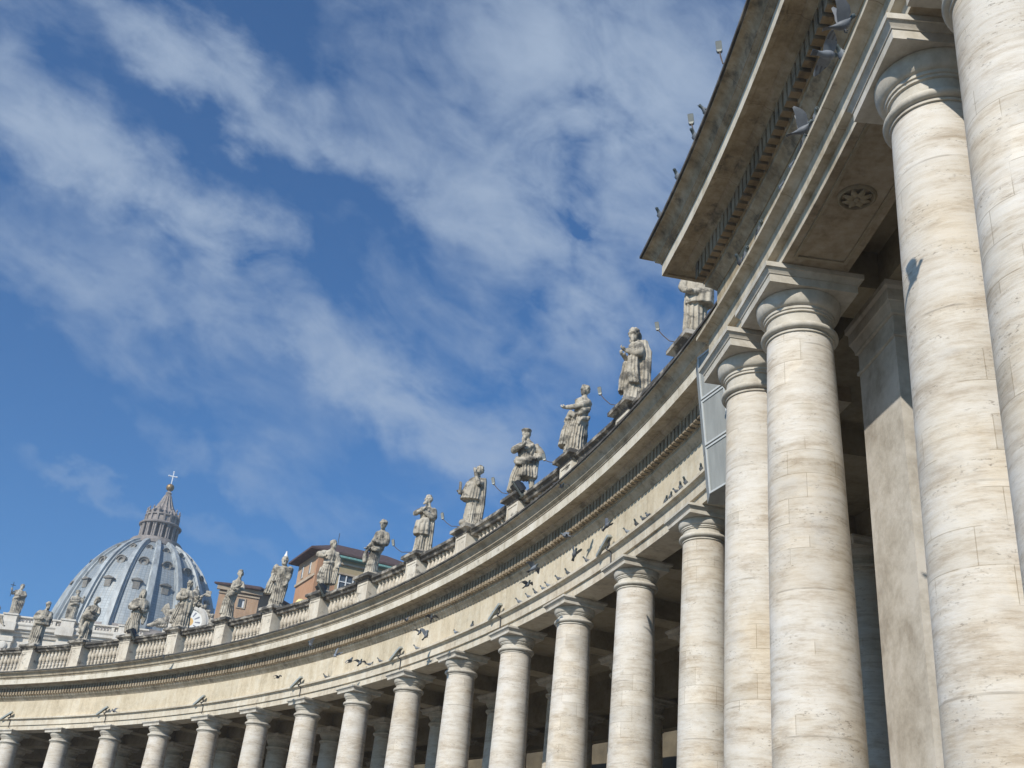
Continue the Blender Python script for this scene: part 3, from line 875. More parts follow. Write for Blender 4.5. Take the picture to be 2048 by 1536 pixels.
# lantern
bm = new()
L = lambda r, z: (r * KS, dz_(z))
lathe(bm, [L(7.3, 113.6), L(7.9, 114.3), L(8.3, 114.4), L(8.3, 115.9), L(7.9, 116.0), L(7.9, 116.4), L(6.2, 116.5), L(4.2, 116.55), L(4.2, 121.6), L(6.6, 121.7), L(6.75, 122.1), L(6.4, 122.4), L(5.2, 122.5), L(5.0, 124.6), L(5.5, 124.9), L(5.5, 125.3), L(4.6, 125.6)], 64)
lantern = obj('lantern', bm, M['lantern'], basilica, (DX, DY, 0), RIB0, smooth=30)
def lcol():
    bm = new()
    for s in (-0.34, 0.34):
        Mx = Matrix.Translation((5.75 * KS, s, 0))
        lathe(bm, [(0.36, dz_(116.5)), (0.30, dz_(116.8)), (0.27, dz_(121.0)), (0.38, dz_(121.3)), (0.38, dz_(121.75))], 10, Mx)
    box(bm, 4.0, 5.6, -0.35, 0.35, dz_(116.5), dz_(121.7))
    box(bm, 4.8, 5.3, -0.28, 0.28, dz_(122.4), dz_(124.9))
    return bm
c0 = obj('column_pair', lcol(), M['lantern'], lantern, (0, 0, 0), 0)
for k in range(1, 16): copy(c0, lantern, (0, 0, 0), 2 * pi * k / 16)
def candel():
    bm = new()
    lathe(bm, [(0.35, dz_(125.2)), (0.22, dz_(125.7)), (0.36, dz_(126.2)), (0.16, dz_(126.8)), (0.30, dz_(127.2)), (0.05, dz_(127.9))], 8, Matrix.Translation((5.1 * KS, 0, 0)))
    return bm
c0 = obj('candelabrum', candel(), M['lantern'], lantern, (0, 0, 0), 0)
for k in range(1, 16): copy(c0, lantern, (0, 0, 0), 2 * pi * k / 16)
bm = new()
n = 48
rings = []
for r, z in [L(4.4, 125.4), L(4.2, 126.6), L(3.3, 127.6), L(2.5, 129.0), L(1.8, 130.8), L(1.2, 132.6), L(0.75, 133.6), L(0.95, 133.9), L(0.5, 134.4), L(0.4, 134.9)]:
    rings.append([Vector((r * (1 + 0.12 * cos(16 * 2 * pi * k / n)) * cos(2 * pi * k / n), r * (1 + 0.12 * cos(16 * 2 * pi * k / n)) * sin(2 * pi * k / n), z)) for k in range(n)])
loft(bm, rings)
obj('spire', bm, M['lantern'], lantern, smooth=50)
bm = new()
bmesh.ops.create_uvsphere(bm, u_segments=24, v_segments=16, radius=1.24, matrix=Matrix.Translation((0, 0, dz_(135.9))))
obj('ball', bm, M['gold'], lantern, smooth=180)
bm = new()
zc = dz_(137.0)
Mc = Matrix.Rotation(-RIB0 - pi / 2 + facing + pi, 4, 'Z')
def arm(x0, x1, z0, z1):
    box(bm, x0, x1, -0.14, 0.14, z0, z1, Mc)
arm(-0.15, 0.15, zc, zc + 4.3); arm(-1.15, -0.15, zc + 2.72, zc + 3.02); arm(0.15, 1.15, zc + 2.72, zc + 3.02)
for x, z in ((-1.25, zc + 2.87), (1.25, zc + 2.87), (0, zc + 4.4)):
    bmesh.ops.create_icosphere(bm, subdivisions=2, radius=0.26, matrix=Mc @ Matrix.Translation((x, 0, z)))
obj('cross', bm, M['iron'], lantern)

# facade: local x along the front to the right, -y towards the square
FX, FY = -85.0, 212.6
frz = math.atan2(0.0436, 0.999)
fac = obj('facade', (lambda bm: (box(bm, -96, 36, 0, 22, 0, 52.2), bm)[1])(new()), M['white_stone'], basilica, (FX, FY, 0), frz)
bm = new()
def strip(prof, x0, x1):
    loft(bm, [[Vector((x, -o, z)) for o, z in prof] for x in (x0, x1)])
strip([(-1, 52.203), (0.35, 52.203), (0.5, 52.6), (0.9, 52.9), (0.9, 53.2), (1.4, 53.4), (1.4, 53.9), (1.6, 54.2), (1.6, 54.45), (-1, 54.6)], -96.3, 36.3)
strip([(-0.5, 43.0), (0.6, 43.0), (0.9, 43.4), (0.9, 43.7), (1.9, 44.0), (1.9, 44.5), (2.2, 44.9), (-0.5, 45.0)], -96.3, 36.3)
bmesh.ops.recalc_face_normals(bm, faces=bm.faces[:])
obj('cornice', bm, M['white_stone'], fac, smooth=20)
FS = [-17.1, -6.2, 4.7, 15.6]        # statue bays on the part that can be seen
pl0 = None
for x in FS:
    if pl0 is None:
        bm = new()
        box(bm, -1.4, 1.4, -0.9, 0.0, 45.0, 52.2)
        box(bm, -1.6, 1.6, -1.05, 0.0, 51.0, 51.7)
        box(bm, -1.7, 1.7, -2.0, 0.8, 52.9, 54.5)
        lathe(bm, [(0.85, -0.5), (0.85, 0.25), (0.6, 0.45), (0.2, 0.5)], 14, Matrix.Translation((0, -0.9, 50.1)) @ Matrix.Rotation(pi / 2, 4, 'X'))
        pl0 = obj('pilaster', bm, M['white_stone'], fac, (x, 0, 0))
    else: copy(pl0, fac, (x, 0, 0))
fp = None
for x in FS:
    if fp is None:
        bm = new(); box(bm, -1.25, 1.25, -1.25, 1.0, 54.55, 55.95); box(bm, -1.45, 1.45, -1.45, 1.1, 55.95, 56.25)
        fp = obj('pedestal', bm, M['white_stone'], fac, (x, 0, 0))
    else: copy(fp, fac, (x, 0, 0))
bm = new(); box(bm, -96, 20, -0.75, 0.3, 54.55, 54.85); box(bm, -96, 20, -0.85, 0.4, 55.75, 56.02)
x = -24
while x < 19:
    if min(abs(x - s) for s in FS) > 1.6:
        k = round((x + 24) / 0.62)
        if k % 6 == 0: box(bm, x - 0.28, x + 0.28, -0.7, 0.25, 54.85, 55.75)
        else: lathe(bm, [(0.12, 54.85), (0.22, 55.15), (0.1, 55.5), (0.14, 55.75)], 6, Matrix.Translation((x, -0.25, 0)))
    x += 0.62
obj('parapet', bm, M['white_stone'], fac)
win = None
for x in (-11.6, -0.7, 10.1):
    bm = new()
    box(bm, -2.1, -1.6, -0.35, 0.1, 45.2, 50.0); box(bm, 1.6, 2.1, -0.35, 0.1, 45.2, 50.0)
    loft(bm, [[Vector((-2.8, y, 50.0)), Vector((2.8, y, 50.0)), Vector((2.8, y, 50.4)), Vector((0, y, 51.9)), Vector((-2.8, y, 50.4))] for y in (-1.0, 0.1)])
    bmesh.ops.recalc_face_normals(bm, faces=bm.faces[:])
    w = obj('window', bm, M['white_stone'], fac, (x, 0, 0))
    bm = new(); box(bm, -1.6, 1.6, -0.06, 0.05, 45.4, 50.0); obj('window_pane', bm, M['glass'], fac, (x, 0, 0))
# clock bay
bm = new()
box(bm, 22.5, 32.5, -1.0, 2.0, 54.5, 56.3)
rr = []
for y in (-1.5, 0.8):
    rr.append([Vector((27.2 + 3.75 * cos(a), y, 58.0 + 3.75 * sin(a))) for a in [-0.35 + (pi + 0.7) * k / 24 for k in range(25)]])
loft(bm, rr)
box(bm, 22.6, 24.0, -1.3, 0.6, 56.3, 58.4); box(bm, 30.4, 31.8, -1.3, 0.6, 56.3, 58.4)
bmesh.ops.recalc_face_normals(bm, faces=bm.faces[:])
cb = obj('clock_tower', bm, M['white_stone'], basilica, (FX, FY, 0), frz, smooth=30)
bm = new()
bmesh.ops.create_circle(bm, cap_ends=True, segments=48, radius=2.55, matrix=Matrix.Translation((0, 0, 0)) @ Matrix.Rotation(pi / 2, 4, 'X'))
obj('clock_face', bm, M['clock'], cb, (27.2, -1.56, 58.1))
bm = new()
rr = [[Vector((27.2 + r * cos(a), y, 58.1 + r * sin(a))) for a in [2 * pi * k / 40 for k in range(40)]] for r, y in ((2.5, -1.45), (2.5, -1.8), (3.2, -1.8), (3.45, -1.65), (3.6, -1.45))]
loft(bm, rr, cap=False)
bmesh.ops.recalc_face_normals(bm, faces=bm.faces[:])
obj('clock_frame', bm, M['white_stone'], cb, smooth=40)
bm = new()
random.seed(11)
for k in range(26):        # crown, keys and scrolls above the dial
    a = pi * (0.12 + 0.76 * k / 25)
    rad = 3.9 + random.uniform(-0.1, 0.5)
    bmesh.ops.create_icosphere(bm, subdivisions=2, radius=random.uniform(0.28, 0.55), matrix=Matrix.Translation((27.2 + rad * cos(a), -1.0 + random.uniform(-0.5, 0.3), 58.0 + rad * sin(a))))
lathe(bm, [(0.9, 61.7), (1.15, 62.3), (1.05, 62.9), (1.12, 63.1), (0.9, 63.7), (0.95, 63.9), (0.5, 64.6), (0.15, 64.9), (0.22, 65.2), (0.03, 65.5)], 18, Matrix.Translation((27.2, -1.0, 0)))
tube(bm, [(25.0, -1.2, 61.0), (29.6, -1.2, 64.2)], [0.22, 0.2], 8); tube(bm, [(29.4, -1.2, 61.0), (24.8, -1.2, 64.2)], [0.22, 0.2], 8)
box(bm, 29.2, 30.2, -1.4, -1.0, 63.5, 64.6); box(bm, 24.2, 25.2, -1.4, -1.0, 63.5, 64.6)
obj('crest', bm, M['statue'], cb, smooth=60)
# roof balustrade seen further right behind the statues
bm = new(); box(bm, -20, 60, 40, 41, 60, 66.0)
obj('nave_wall', bm, M['lantern'], basilica, (FX, FY, 0), frz)

# ------------------------------------------------------------------ palace blocks above the balustrade
def quad_wall(bm, a, b, z0, z1, thick):
    d = Vector((b[0] - a[0], b[1] - a[1], 0)).normalized(); n_ = Vector((d.y, -d.x, 0))
    if n_.dot(Vector((-a[0], -a[1], 0))) < 0: n_ = -n_
    A, B = Vector((a[0], a[1], 0)), Vector((b[0], b[1], 0))
    pts = [A, B, B - n_ * thick, A - n_ * thick]
    loft(bm, [[p + Vector((0, 0, z)) for p in pts] for z in (z0, z1)])
    return A, d, n_
palace = empty('palace', (0, 0, 0), 0, 'tall orange palace block with dark overhanging eaves rising above the balustrade', 'palace')
PC = Vector((-27.7, 167.7, 0)); PL = Vector((-31.9, 175.4, 0)); PRr = Vector((-12.0, 174.2, 0))
BK = PL + (PRr - PC)
bm = new()
loft(bm, [[p + Vector((0, 0, z)) for p in (PC, PRr, BK, PL)] for z in (0, 59.4)])
bmesh.ops.recalc_face_normals(bm, faces=bm.faces[:])
obj('wall', bm, M['ochre'], palace)
def on_wall(A, B, u0, u1, z0, z1, o0, o1):
    """box on the wall A-B: u along it from A, o = outwards"""
    d = (B - A).normalized(); n_ = Vector((d.y, -d.x, 0))
    if n_.dot(-A) < 0: n_ = -n_
    bm = new()
    loft(bm, [[A + d * u + n_ * o + Vector((0, 0, z)) for u, o in ((u0, o0), (u1, o0), (u1, o1), (u0, o1))] for z in (z0, z1)])
    bmesh.ops.recalc_face_normals(bm, faces=bm.faces[:])
    return bm
LLEN = (PL - PC).length
# upper storey of the left flank is paler
obj('upper_storey', on_wall(PC, PL, 0.8, LLEN, 55.9, 59.3, -0.05, 0.06), M['ochre_pale'], palace)
obj('string_course', on_wall(PC, PL, 0.3, LLEN + 0.1, 55.45, 55.85, -0.05, 0.25), M['trim'], palace)
obj('corner_strip', on_wall(PC, PL, 0.0, 0.75, 40.0, 59.3, -0.05, 0.12), M['ochre'], palace)
for u in (3.0, 6.3):
    w = obj('window', on_wall(PC, PL, u - 0.55, u + 0.55, 56.3, 58.6, -0.02, 0.14), M['trim'], palace)
    obj('window_pane', on_wall(PC, PL, u - 0.34, u + 0.34, 56.4, 58.4, 0.0, 0.155), M['glass'], w)
    obj('curtain', on_wall(PC, PL, u - 0.34, u - 0.05, 56.4, 58.3, 0.0, 0.17), M['frame'], w)
# glazed loggia on the right flank
RL = (PRr - PC).length
obj('loggia_wall', on_wall(PC, PRr, 3.2, RL, 45, 59.3, -0.05, 0.10), M['tan'], palace)
obj('green_gutter', on_wall(PC, PRr, 3.0, RL + 0.3, 58.75, 59.05, -0.05, 1.2), M['copper'], palace)
obj('loggia_beam', on_wall(PC, PRr, 3.0, RL, 57.9, 58.2, -0.05, 0.45), M['trim'], palace)
obj('loggia_lintel', on_wall(PC, PRr, 3.2, RL, 56.3, 56.55, -0.05, 0.42), M['trim'], palace)
g = obj('glazing', on_wall(PC, PRr, 3.6, RL - 0.4, 50.5, 56.28, 0.0, 0.14), M['glass'], palace)
bm = new()
dR = (PRr - PC).normalized(); nR = Vector((dR.y, -dR.x, 0)); nR = nR if nR.dot(-PC) > 0 else -nR
u = 3.6
while u < RL:
    A = PC + dR * u
    loft(bm, [[A + dR * a + nR * o + Vector((0, 0, z)) for a, o in ((0, 0.1), (0.16, 0.1), (0.16, 0.3), (0, 0.3))] for z in (50.5, 56.28)])
    u += 1.15
for z in (51.6, 53.4, 55.1):
    loft(bm, [[PC + dR * a + nR * o + Vector((0, 0, zz)) for a, o in ((3.6, 0.12), (RL, 0.12), (RL, 0.26), (3.6, 0.26))] for zz in (z, z + 0.14)])
bmesh.ops.recalc_face_normals(bm, faces=bm.faces[:])
obj('glazing_bars', bm, M['frame'], g)
# hipped roof with deep eaves
e = 1.1
cen = (PC + PRr + BK + PL) / 4
def outw(p, k): 
    return p + (p - cen).normalized() * k
eav = [outw(p, 1.9) for p in (PC, PRr, BK, PL)]
mid0 = (PC * 0.5 + PL * 0.5) + dR * 4.2; mid1 = (PRr * 0.5 + BK * 0.5) - dR * 4.2
bm = new()
vb = [bm.verts.new(p + Vector((0, 0, 59.3))) for p in eav]; vt = [bm.verts.new(p + Vector((0, 0, 59.62))) for p in eav]
r0_, r1_ = bm.verts.new(mid0 + Vector((0, 0, 62.6))), bm.verts.new(mid1 + Vector((0, 0, 62.6)))
bm.faces.new(vb)
for k in range(4): bm.faces.new((vb[k], vb[(k + 1) % 4], vt[(k + 1) % 4], vt[k]))
bm.faces.new((vt[0], vt[1], r1_, r0_)); bm.faces.new((vt[1], vt[2], r1_)); bm.faces.new((vt[2], vt[3], r0_, r1_)); bm.faces.new((vt[3], vt[0], r0_))
bmesh.ops.recalc_face_normals(bm, faces=bm.faces[:])
rf = obj('roof', bm, M['tile'], palace)
bm = new(); tube(bm, [mid0 + Vector((0, 0, 62.5)), mid0 + Vector((0, 0, 64.6))], 0.05, 6); obj('aerial', bm, M['lamp_dark'], rf)

# lower block to its left
wing = empty('palace_wing', (0, 0, 0), 0, 'smaller orange building with moulded cornice and one dark window beside the dome', 'building')
WC = Vector((-39.6, 185.7, 0)); WL = Vector((-46.1, 184.0, 0)); WR = Vector((-35.0, 194.5, 0)); WB = WL + WR - WC
bm = new(); loft(bm, [[p + Vector((0, 0, z)) for p in (WC, WR, WB, WL)] for z in (0, 57.3)]); bmesh.ops.recalc_face_normals(bm, faces=bm.faces[:])
obj('wall', bm, M['ochre_pale'], wing)
wl = (WL - WC).length
obj('cornice', on_wall(WC, WL, -0.5, wl + 0.5, 56.55, 57.3, -0.05, 0.5), M['trim'], wing)
obj('cornice_band', on_wall(WC, WL, -0.1, wl + 0.1, 56.0, 56.3, -0.05, 0.18), M['trim'], wing)
w = obj('window', on_wall(WC, WL, 2.05, 3.55, 53.9, 55.7, -0.02, 0.14), M['trim'], wing)
obj('window_pane', on_wall(WC, WL, 2.3, 3.3, 54.05, 55.5, 0.0, 0.155), M['glass'], w)
obj('curtain', on_wall(WC, WL, 2.3, 2.6, 54.05, 55.2, 0.0, 0.17), M['frame'], w)
wc = (WC + WR + WB + WL) / 4
bm = new()
ev = [p + (p - wc).normalized() * 1.3 for p in (WC, WR, WB, WL)]
loft(bm, [[p + Vector((0, 0, 57.3)) for p in ev], [p + Vector((0, 0, 57.6)) for p in ev], [p * 0.42 + wc * 0.58 + Vector((0, 0, 58.7)) for p in ev]])
bmesh.ops.recalc_face_normals(bm, faces=bm.faces[:])
obj('roof', bm, M['tile'], wing)
# tan building whose top edge shows under the dome
tanb = empty('low_building', (0, 0, 0), 0, 'long low tan building top just above the balustrade under the dome', 'building')
bm = new(); quad_wall(bm, (-56.0, 150), (-41.5, 155), 0, 36.3, 9); bmesh.ops.recalc_face_normals(bm, faces=bm.faces[:])
obj('wall', bm, M['tan'], tanb)
bm = new(); quad_wall(bm, (-56.2, 149.6), (-41.3, 154.6), 36.3, 36.6, 9.6); bmesh.ops.recalc_face_normals(bm, faces=bm.faces[:])
obj('parapet', bm, M['lucarne'], tanb)
# ------------------------------------------------------------------ statues
# Figures are about 2.95 m tall.  Local frame: -Y towards the viewer in the square, +X to the viewer's right.
def ell(c, rx, ry, rz_, n=14, m=9, rot=None):
    """closed ellipsoid as rings"""
    return ('ell', Vector(c), rx, ry, rz_, rot)
def add_ell(bm, c, rx, ry, rz_, rot=None, seg=16, rg=10):
    Mx = Matrix.Translation(c) @ (rot or Matrix.Identity(4)) @ Matrix.Diagonal((rx, ry, rz_, 1))
    bmesh.ops.create_uvsphere(bm, u_segments=seg, v_segments=rg, radius=1.0, matrix=Mx)
def add_limb(bm, pts, rads, n=12):
    c = catmull(pts, 4)
    m = len(c) - 1; k = len(rads) - 1
    rr = []
    for i in range(len(c)):
        t = i / m * k; j = min(int(t), k - 1); f = t - j
        rr.append(rads[j] * (1 - f) + rads[j + 1] * f)
    tube(bm, c, rr, n)
    for q, r in ((c[0], rr[0]), (c[-1], rr[-1])):
        add_ell(bm, q, r, r, r, None, 10, 6)
def add_hand(bm, wrist, direction, curl_to, s=1.0):
    """palm, four bent fingers of unequal length and a thumb"""
    d = Vector(direction).normalized(); c = Vector(curl_to); c = (c - d * c.dot(d)).normalized(); side = d.cross(c)
    w = Vector(wrist)
    palm = w + d * 0.08 * s
    Mx = Matrix((( side.x, d.x, c.x, palm.x), (side.y, d.y, c.y, palm.y), (side.z, d.z, c.z, palm.z), (0, 0, 0, 1)))
    bmesh.ops.create_uvsphere(bm, u_segments=10, v_segments=8, radius=1, matrix=Mx @ Matrix.Diagonal((0.075 * s, 0.10 * s, 0.045 * s, 1)))
    for k, ln in enumerate((0.13, 0.155, 0.145, 0.115)):
        o = palm + side * (k - 1.5) * 0.038 * s + d * 0.07 * s
        tube(bm, [o, o + d * ln * 0.45 * s + c * 0.02 * s, o + d * ln * 0.75 * s + c * 0.07 * s, o + d * ln * 0.72 * s + c * 0.12 * s], [0.024 * s, 0.023 * s, 0.021 * s, 0.016 * s], 7)
    o = palm - side * 0.07 * s
    tube(bm, [o, o - side * 0.05 * s + d * 0.05 * s + c * 0.03 * s, o - side * 0.05 * s + d * 0.10 * s + c * 0.07 * s], [0.028 * s, 0.025 * s, 0.018 * s], 7)
def add_robe(bm, rings, folds=9, amp=0.10, seed=0, n=72, deep=1.0):
    """rings: (z, cx, cy, rx, ry, yaw, fold) bottom to top; pleats run down the cloth and deepen towards the hem"""
    rnd = random.Random(seed)
    ph = [rnd.uniform(0, 2 * pi) for _ in range(5)]
    tw = rnd.uniform(-0.5, 0.5)
    k1 = folds; k2 = folds * 2 + 1; k3 = 5
    # resample
    zz = []
    R4 = rings
    out_ = []
    for (a, b) in zip(R4, R4[1:]):
        st = max(2, int((b[0] - a[0]) / 0.07))
        for i in range(st):
            t = i / st; t2 = t * t * (3 - 2 * t)
            out_.append([a[j] * (1 - t) + b[j] * t if j == 0 else a[j] * (1 - t2) + b[j] * t2 for j in range(7)])
    out_.append(list(R4[-1]))
    rr = []
    for z, cx, cy, rx, ry, yaw, fo in out_:
        ring = []
        for k in range(n):
            a = 2 * pi * k / n
            w = sin(k1 * a + ph[0] + tw * 3 * z + 0.5 * sin(2.1 * z + ph[3]))
            w = (1 - abs(w)) * 2 - 1
            w2 = sin(k2 * a + ph[1] - tw * 2 * z)
            w3 = sin(k3 * a + ph[2] + z * 0.8)
            m = 1 + amp * 1.35 * fo * (0.75 * w + 0.30 * w2 + 0.40 * w3)
            x = rx * m * cos(a); y = ry * m * sin(a)
            ring.append(Vector((cx + x * cos(yaw) - y * sin(yaw), cy + x * sin(yaw) + y * cos(yaw), z)))
        rr.append(ring)
    loft(bm, rr)
def add_cape(bm, spine, width, thick, yaw, seed=0, folds=5, amp=0.06):
    """heavy cloth hanging behind or over a shoulder; spine: (x, y, z, width, thickness) top to bottom"""
    rnd = random.Random(seed); ph = rnd.uniform(0, 6)
    rr = []
    pts = []
    for a, b in zip(spine, spine[1:]):
        for i in range(8):
            t = i / 8; pts.append([a[j] * (1 - t) + b[j] * t for j in range(5)])
    pts.append(list(spine[-1]))
    n = 40
    for x, y, z, w, t_ in pts:
        ring = []
        for k in range(n):
            a = 2 * pi * k / n
            u, v = w * cos(a), t_ * sin(a)
            v += amp * sin(folds * u / max(w, 0.05) * 2.2 + ph + z * 0.7) * (1 - 0.3 * abs(cos(a))) * (0.4 + 0.6 * (2.6 - z) / 2.6)
            v += 0.10 * (u / max(w, .05)) ** 2 * -1
            ring.append(Vector((x + u * cos(yaw) - v * sin(yaw), y + u * sin(yaw) + v * cos(yaw), z)))
        rr.append(ring)
    loft(bm, list(reversed(rr)))
def add_sash(bm, pts, r0, r1, seed=0):
    """bunched roll of cloth with rope-like folds"""
    c = catmull(pts, 6)
    n = len(c)
    rnd = random.Random(seed)
    for s in range(4):
        ph = 2 * pi * s / 4 + rnd.uniform(0, 1)
        q = []
        rr = []
        for i, p in enumerate(c):
            t = i / (n - 1); r = r0 * (1 - t) + r1 * t
            a = ph + 2.2 * t
            q.append(p + Vector((cos(a) * 0.4, sin(a) * 0.6, sin(a + 1.2))) * r * 0.62); rr.append(r * (0.62 + 0.1 * sin(7 * t + s)))
        tube(bm, q, rr, 9)
def add_head(bm, c, yaw=0.0, pitch=0.0, tilt=0.0, s=1.0, beard=0.0, hair='short', cap=None, seed=0):
    """yaw 0 looks at the viewer (-Y); positive turns to the viewer's right"""
    rnd = random.Random(seed)
    Rm = Matrix.Translation(c) @ Matrix.Rotation(yaw, 4, 'Z') @ Matrix.Rotation(pitch, 4, 'X') @ Matrix.Rotation(tilt, 4, 'Y') @ Matrix.Scale(s, 4)
    def E(p, rx, ry, rz_, seg=14, rg=9): add_ell(bm, (0, 0, 0), rx, ry, rz_, None, seg, rg) if False else bmesh.ops.create_uvsphere(bm, u_segments=seg, v_segments=rg, radius=1, matrix=Rm @ Matrix.Translation(p) @ Matrix.Diagonal((rx, ry, rz_, 1)))
    E((0, 0.02, 0.03), 0.165, 0.195, 0.20, 20, 14)          # skull
    E((0, -0.06, -0.08), 0.125, 0.125, 0.15, 16, 10)         # jaw and face
    E((0, -0.195, -0.02), 0.033, 0.055, 0.075, 8, 6)         # nose
    E((0, -0.225, -0.055), 0.036, 0.035, 0.028, 8, 6)
    E((-0.065, -0.155, 0.045), 0.062, 0.035, 0.022, 8, 6); E((0.065, -0.155, 0.045), 0.062, 0.035, 0.022, 8, 6)   # brows
    E((-0.062, -0.150, 0.008), 0.030, 0.024, 0.018, 8, 6); E((0.062, -0.150, 0.008), 0.030, 0.024, 0.018, 8, 6)   # eyes
    E((-0.075, -0.125, -0.055), 0.045, 0.04, 0.04, 8, 6); E((0.075, -0.125, -0.055), 0.045, 0.04, 0.04, 8, 6)     # cheeks
    E((0, -0.175, -0.115), 0.052, 0.028, 0.016, 8, 6); E((0, -0.172, -0.142), 0.045, 0.028, 0.017, 8, 6)          # lips
    E((0, -0.155, -0.195), 0.05, 0.045, 0.04, 8, 6)          # chin
    E((-0.165, 0.02, -0.02), 0.022, 0.04, 0.055, 8, 6); E((0.165, 0.02, -0.02), 0.022, 0.04, 0.055, 8, 6)         # ears
    if beard:
        for k in range(16):
            x = rnd.uniform(-0.11, 0.11); z = -0.15 - rnd.uniform(0, beard)
            E((x * (1 - (-(z) - 0.15) * 1.2), -0.13 - rnd.uniform(0, 0.06), z), 0.04, 0.04, 0.07, 7, 5)
    if hair in ('short', 'curly', 'long'):
        nloc = 60 if hair != 'long' else 90
        for k in range(nloc):
            a = rnd.uniform(0, 2 * pi); el_ = rnd.uniform(-0.25, 1.0) if hair != 'long' else rnd.uniform(-0.9, 1.0)
            ce = sqrt(max(0, 1 - min(1, el_) ** 2))
            x, y, z = 0.175 * ce * cos(a), 0.03 + 0.20 * ce * sin(a), 0.05 + 0.19 * el_
            if y < -0.06 and z < 0.12: continue
            if z < -0.1: x, y = x * 1.15, y * 1.1
            r = rnd.uniform(0.03, 0.055)
            E((x, y, z), r, r, r * (1.0 if hair == 'curly' else 1.35), 7, 5)
    if cap == 'flat':
        E((0, 0.0, 0.17), 0.235, 0.25, 0.06, 18, 8); E((0, 0.0, 0.10), 0.20, 0.22, 0.05, 18, 8)
    if cap == 'wreath':
        for k in range(22):
            a = 2 * pi * k / 22
            E((0.185 * cos(a), 0.02 + 0.21 * sin(a), 0.085 + 0.012 * (k % 2)), 0.042, 0.042, 0.032, 7, 5)
    if cap in ('veil', 'hood'):
        E((0, 0.06, 0.05), 0.215, 0.215, 0.235, 18, 12)
        E((0, 0.14, -0.18), 0.25, 0.16, 0.28, 16, 10)
        E((-0.17, 0.03, -0.16), 0.07, 0.15, 0.24, 12, 8); E((0.17, 0.03, -0.16), 0.07, 0.15, 0.24, 12, 8)
def finish_statue(bm, name, voxel=0.03, seed=0, amp=0.012, plinth=True):
    """melt the carved masses into one continuous surface, then weather it"""
    if plinth:
        lathe(bm, [(0.50, -0.02), (0.52, 0.03), (0.50, 0.14), (0.46, 0.17)], 10, Matrix.Rotation(0.3 + seed, 4, 'Z'))
    me = bpy.data.meshes.new(name); bm.to_mesh(me); bm.free()
    tmp = bpy.data.objects.new(name + '_tmp', me); COL.objects.link(tmp)
    md = tmp.modifiers.new('r', 'REMESH'); md.mode = 'VOXEL'; md.voxel_size = voxel; md.adaptivity = 0.0
    sm = tmp.modifiers.new('s', 'SMOOTH'); sm.iterations = 1; sm.factor = 0.4
    dg = bpy.context.evaluated_depsgraph_get()
    res = bpy.data.meshes.new_from_object(tmp.evaluated_get(dg))
    bpy.data.objects.remove(tmp); bpy.data.meshes.remove(me)
    b2 = bmesh.new(); b2.from_mesh(res); b2.normal_update()
    off = Vector((seed * 3.7, seed * 1.3, 0))
    for v in b2.verts:
        q = Vector((v.co.x * 5.0, v.co.y * 5.0, v.co.z * 1.6)) + off
        d = noise.noise(q) * 1.2 + 0.7 * noise.noise(q * 2.3)
        rid = 1 - abs(noise.noise(q * 1.3 + Vector((5, 2, 9)))) * 2
        v.co += v.normal * amp * (d + 0.7 * rid)
    b2.to_mesh(res); b2.free()
    res.name = name
    res.polygons.foreach_set('use_smooth', [True] * len(res.polygons))
    return res
def statue(spec, seed):
    """spec: dict of body parts in the viewer's frame"""
    bm = new()
    rings = spec['robe']
    add_robe(bm, rings, spec.get('folds', 9), spec.get('amp', 0.12), seed)
    # neck and shoulders
    top = rings[-1]
    h = spec['head']
    add_limb(bm, [(top[1], top[2], top[0] - 0.05), (top[1] * .5 + h['c'][0] * .5, top[2] * .5 + h['c'][1] * .5, top[0] + 0.1), (h['c'][0], h['c'][1] + 0.02, h['c'][2] - 0.12)], [0.16, 0.105, 0.10])
    add_head(bm, Vector(h['c']), **{k: v for k, v in h.items() if k != 'c'}, seed=seed)
    for a in spec.get('arms', []):
        rad = a.get('r', (0.15, 0.13, 0.115, 0.075))
        add_limb(bm, a['p'], rad)
        if a.get('hand', True):
            p = [Vector(q) for q in a['p']]
            add_hand(bm, p[-1], p[-1] - p[-2], a.get('curl', (0, 0, 1)), 1.0)
    for i, c in enumerate(spec.get('capes', [])):
        add_cape(bm, c['s'], 0, 0, c.get('yaw', 0), seed + i, c.get('folds', 5), c.get('amp', 0.06))
    for i, s_ in enumerate(spec.get('sash', [])):
        add_sash(bm, s_['p'], s_['r'][0], s_['r'][1], seed + i)
    for l in spec.get('legs', []):
        add_limb(bm, l['p'], l.get('r', (0.17, 0.14, 0.12, 0.075)))
        p = Vector(l['p'][-1]); f = Vector(l.get('foot', (0, -1, 0))).normalized()
        Mx = Matrix.Translation(p + f * 0.12 + Vector((0, 0, -0.03))) @ Matrix.Rotation(atan2(f.y, f.x), 4, 'Z') @ Matrix.Diagonal((0.21, 0.085, 0.07, 1))
        bmesh.ops.create_uvsphere(bm, u_segments=12, v_segments=8, radius=1, matrix=Mx)
    for x in spec.get('extra', []): x(bm)
    return finish_statue(bm, 'statue', spec.get('voxel', 0.025), seed, spec.get('rough', 0.017))
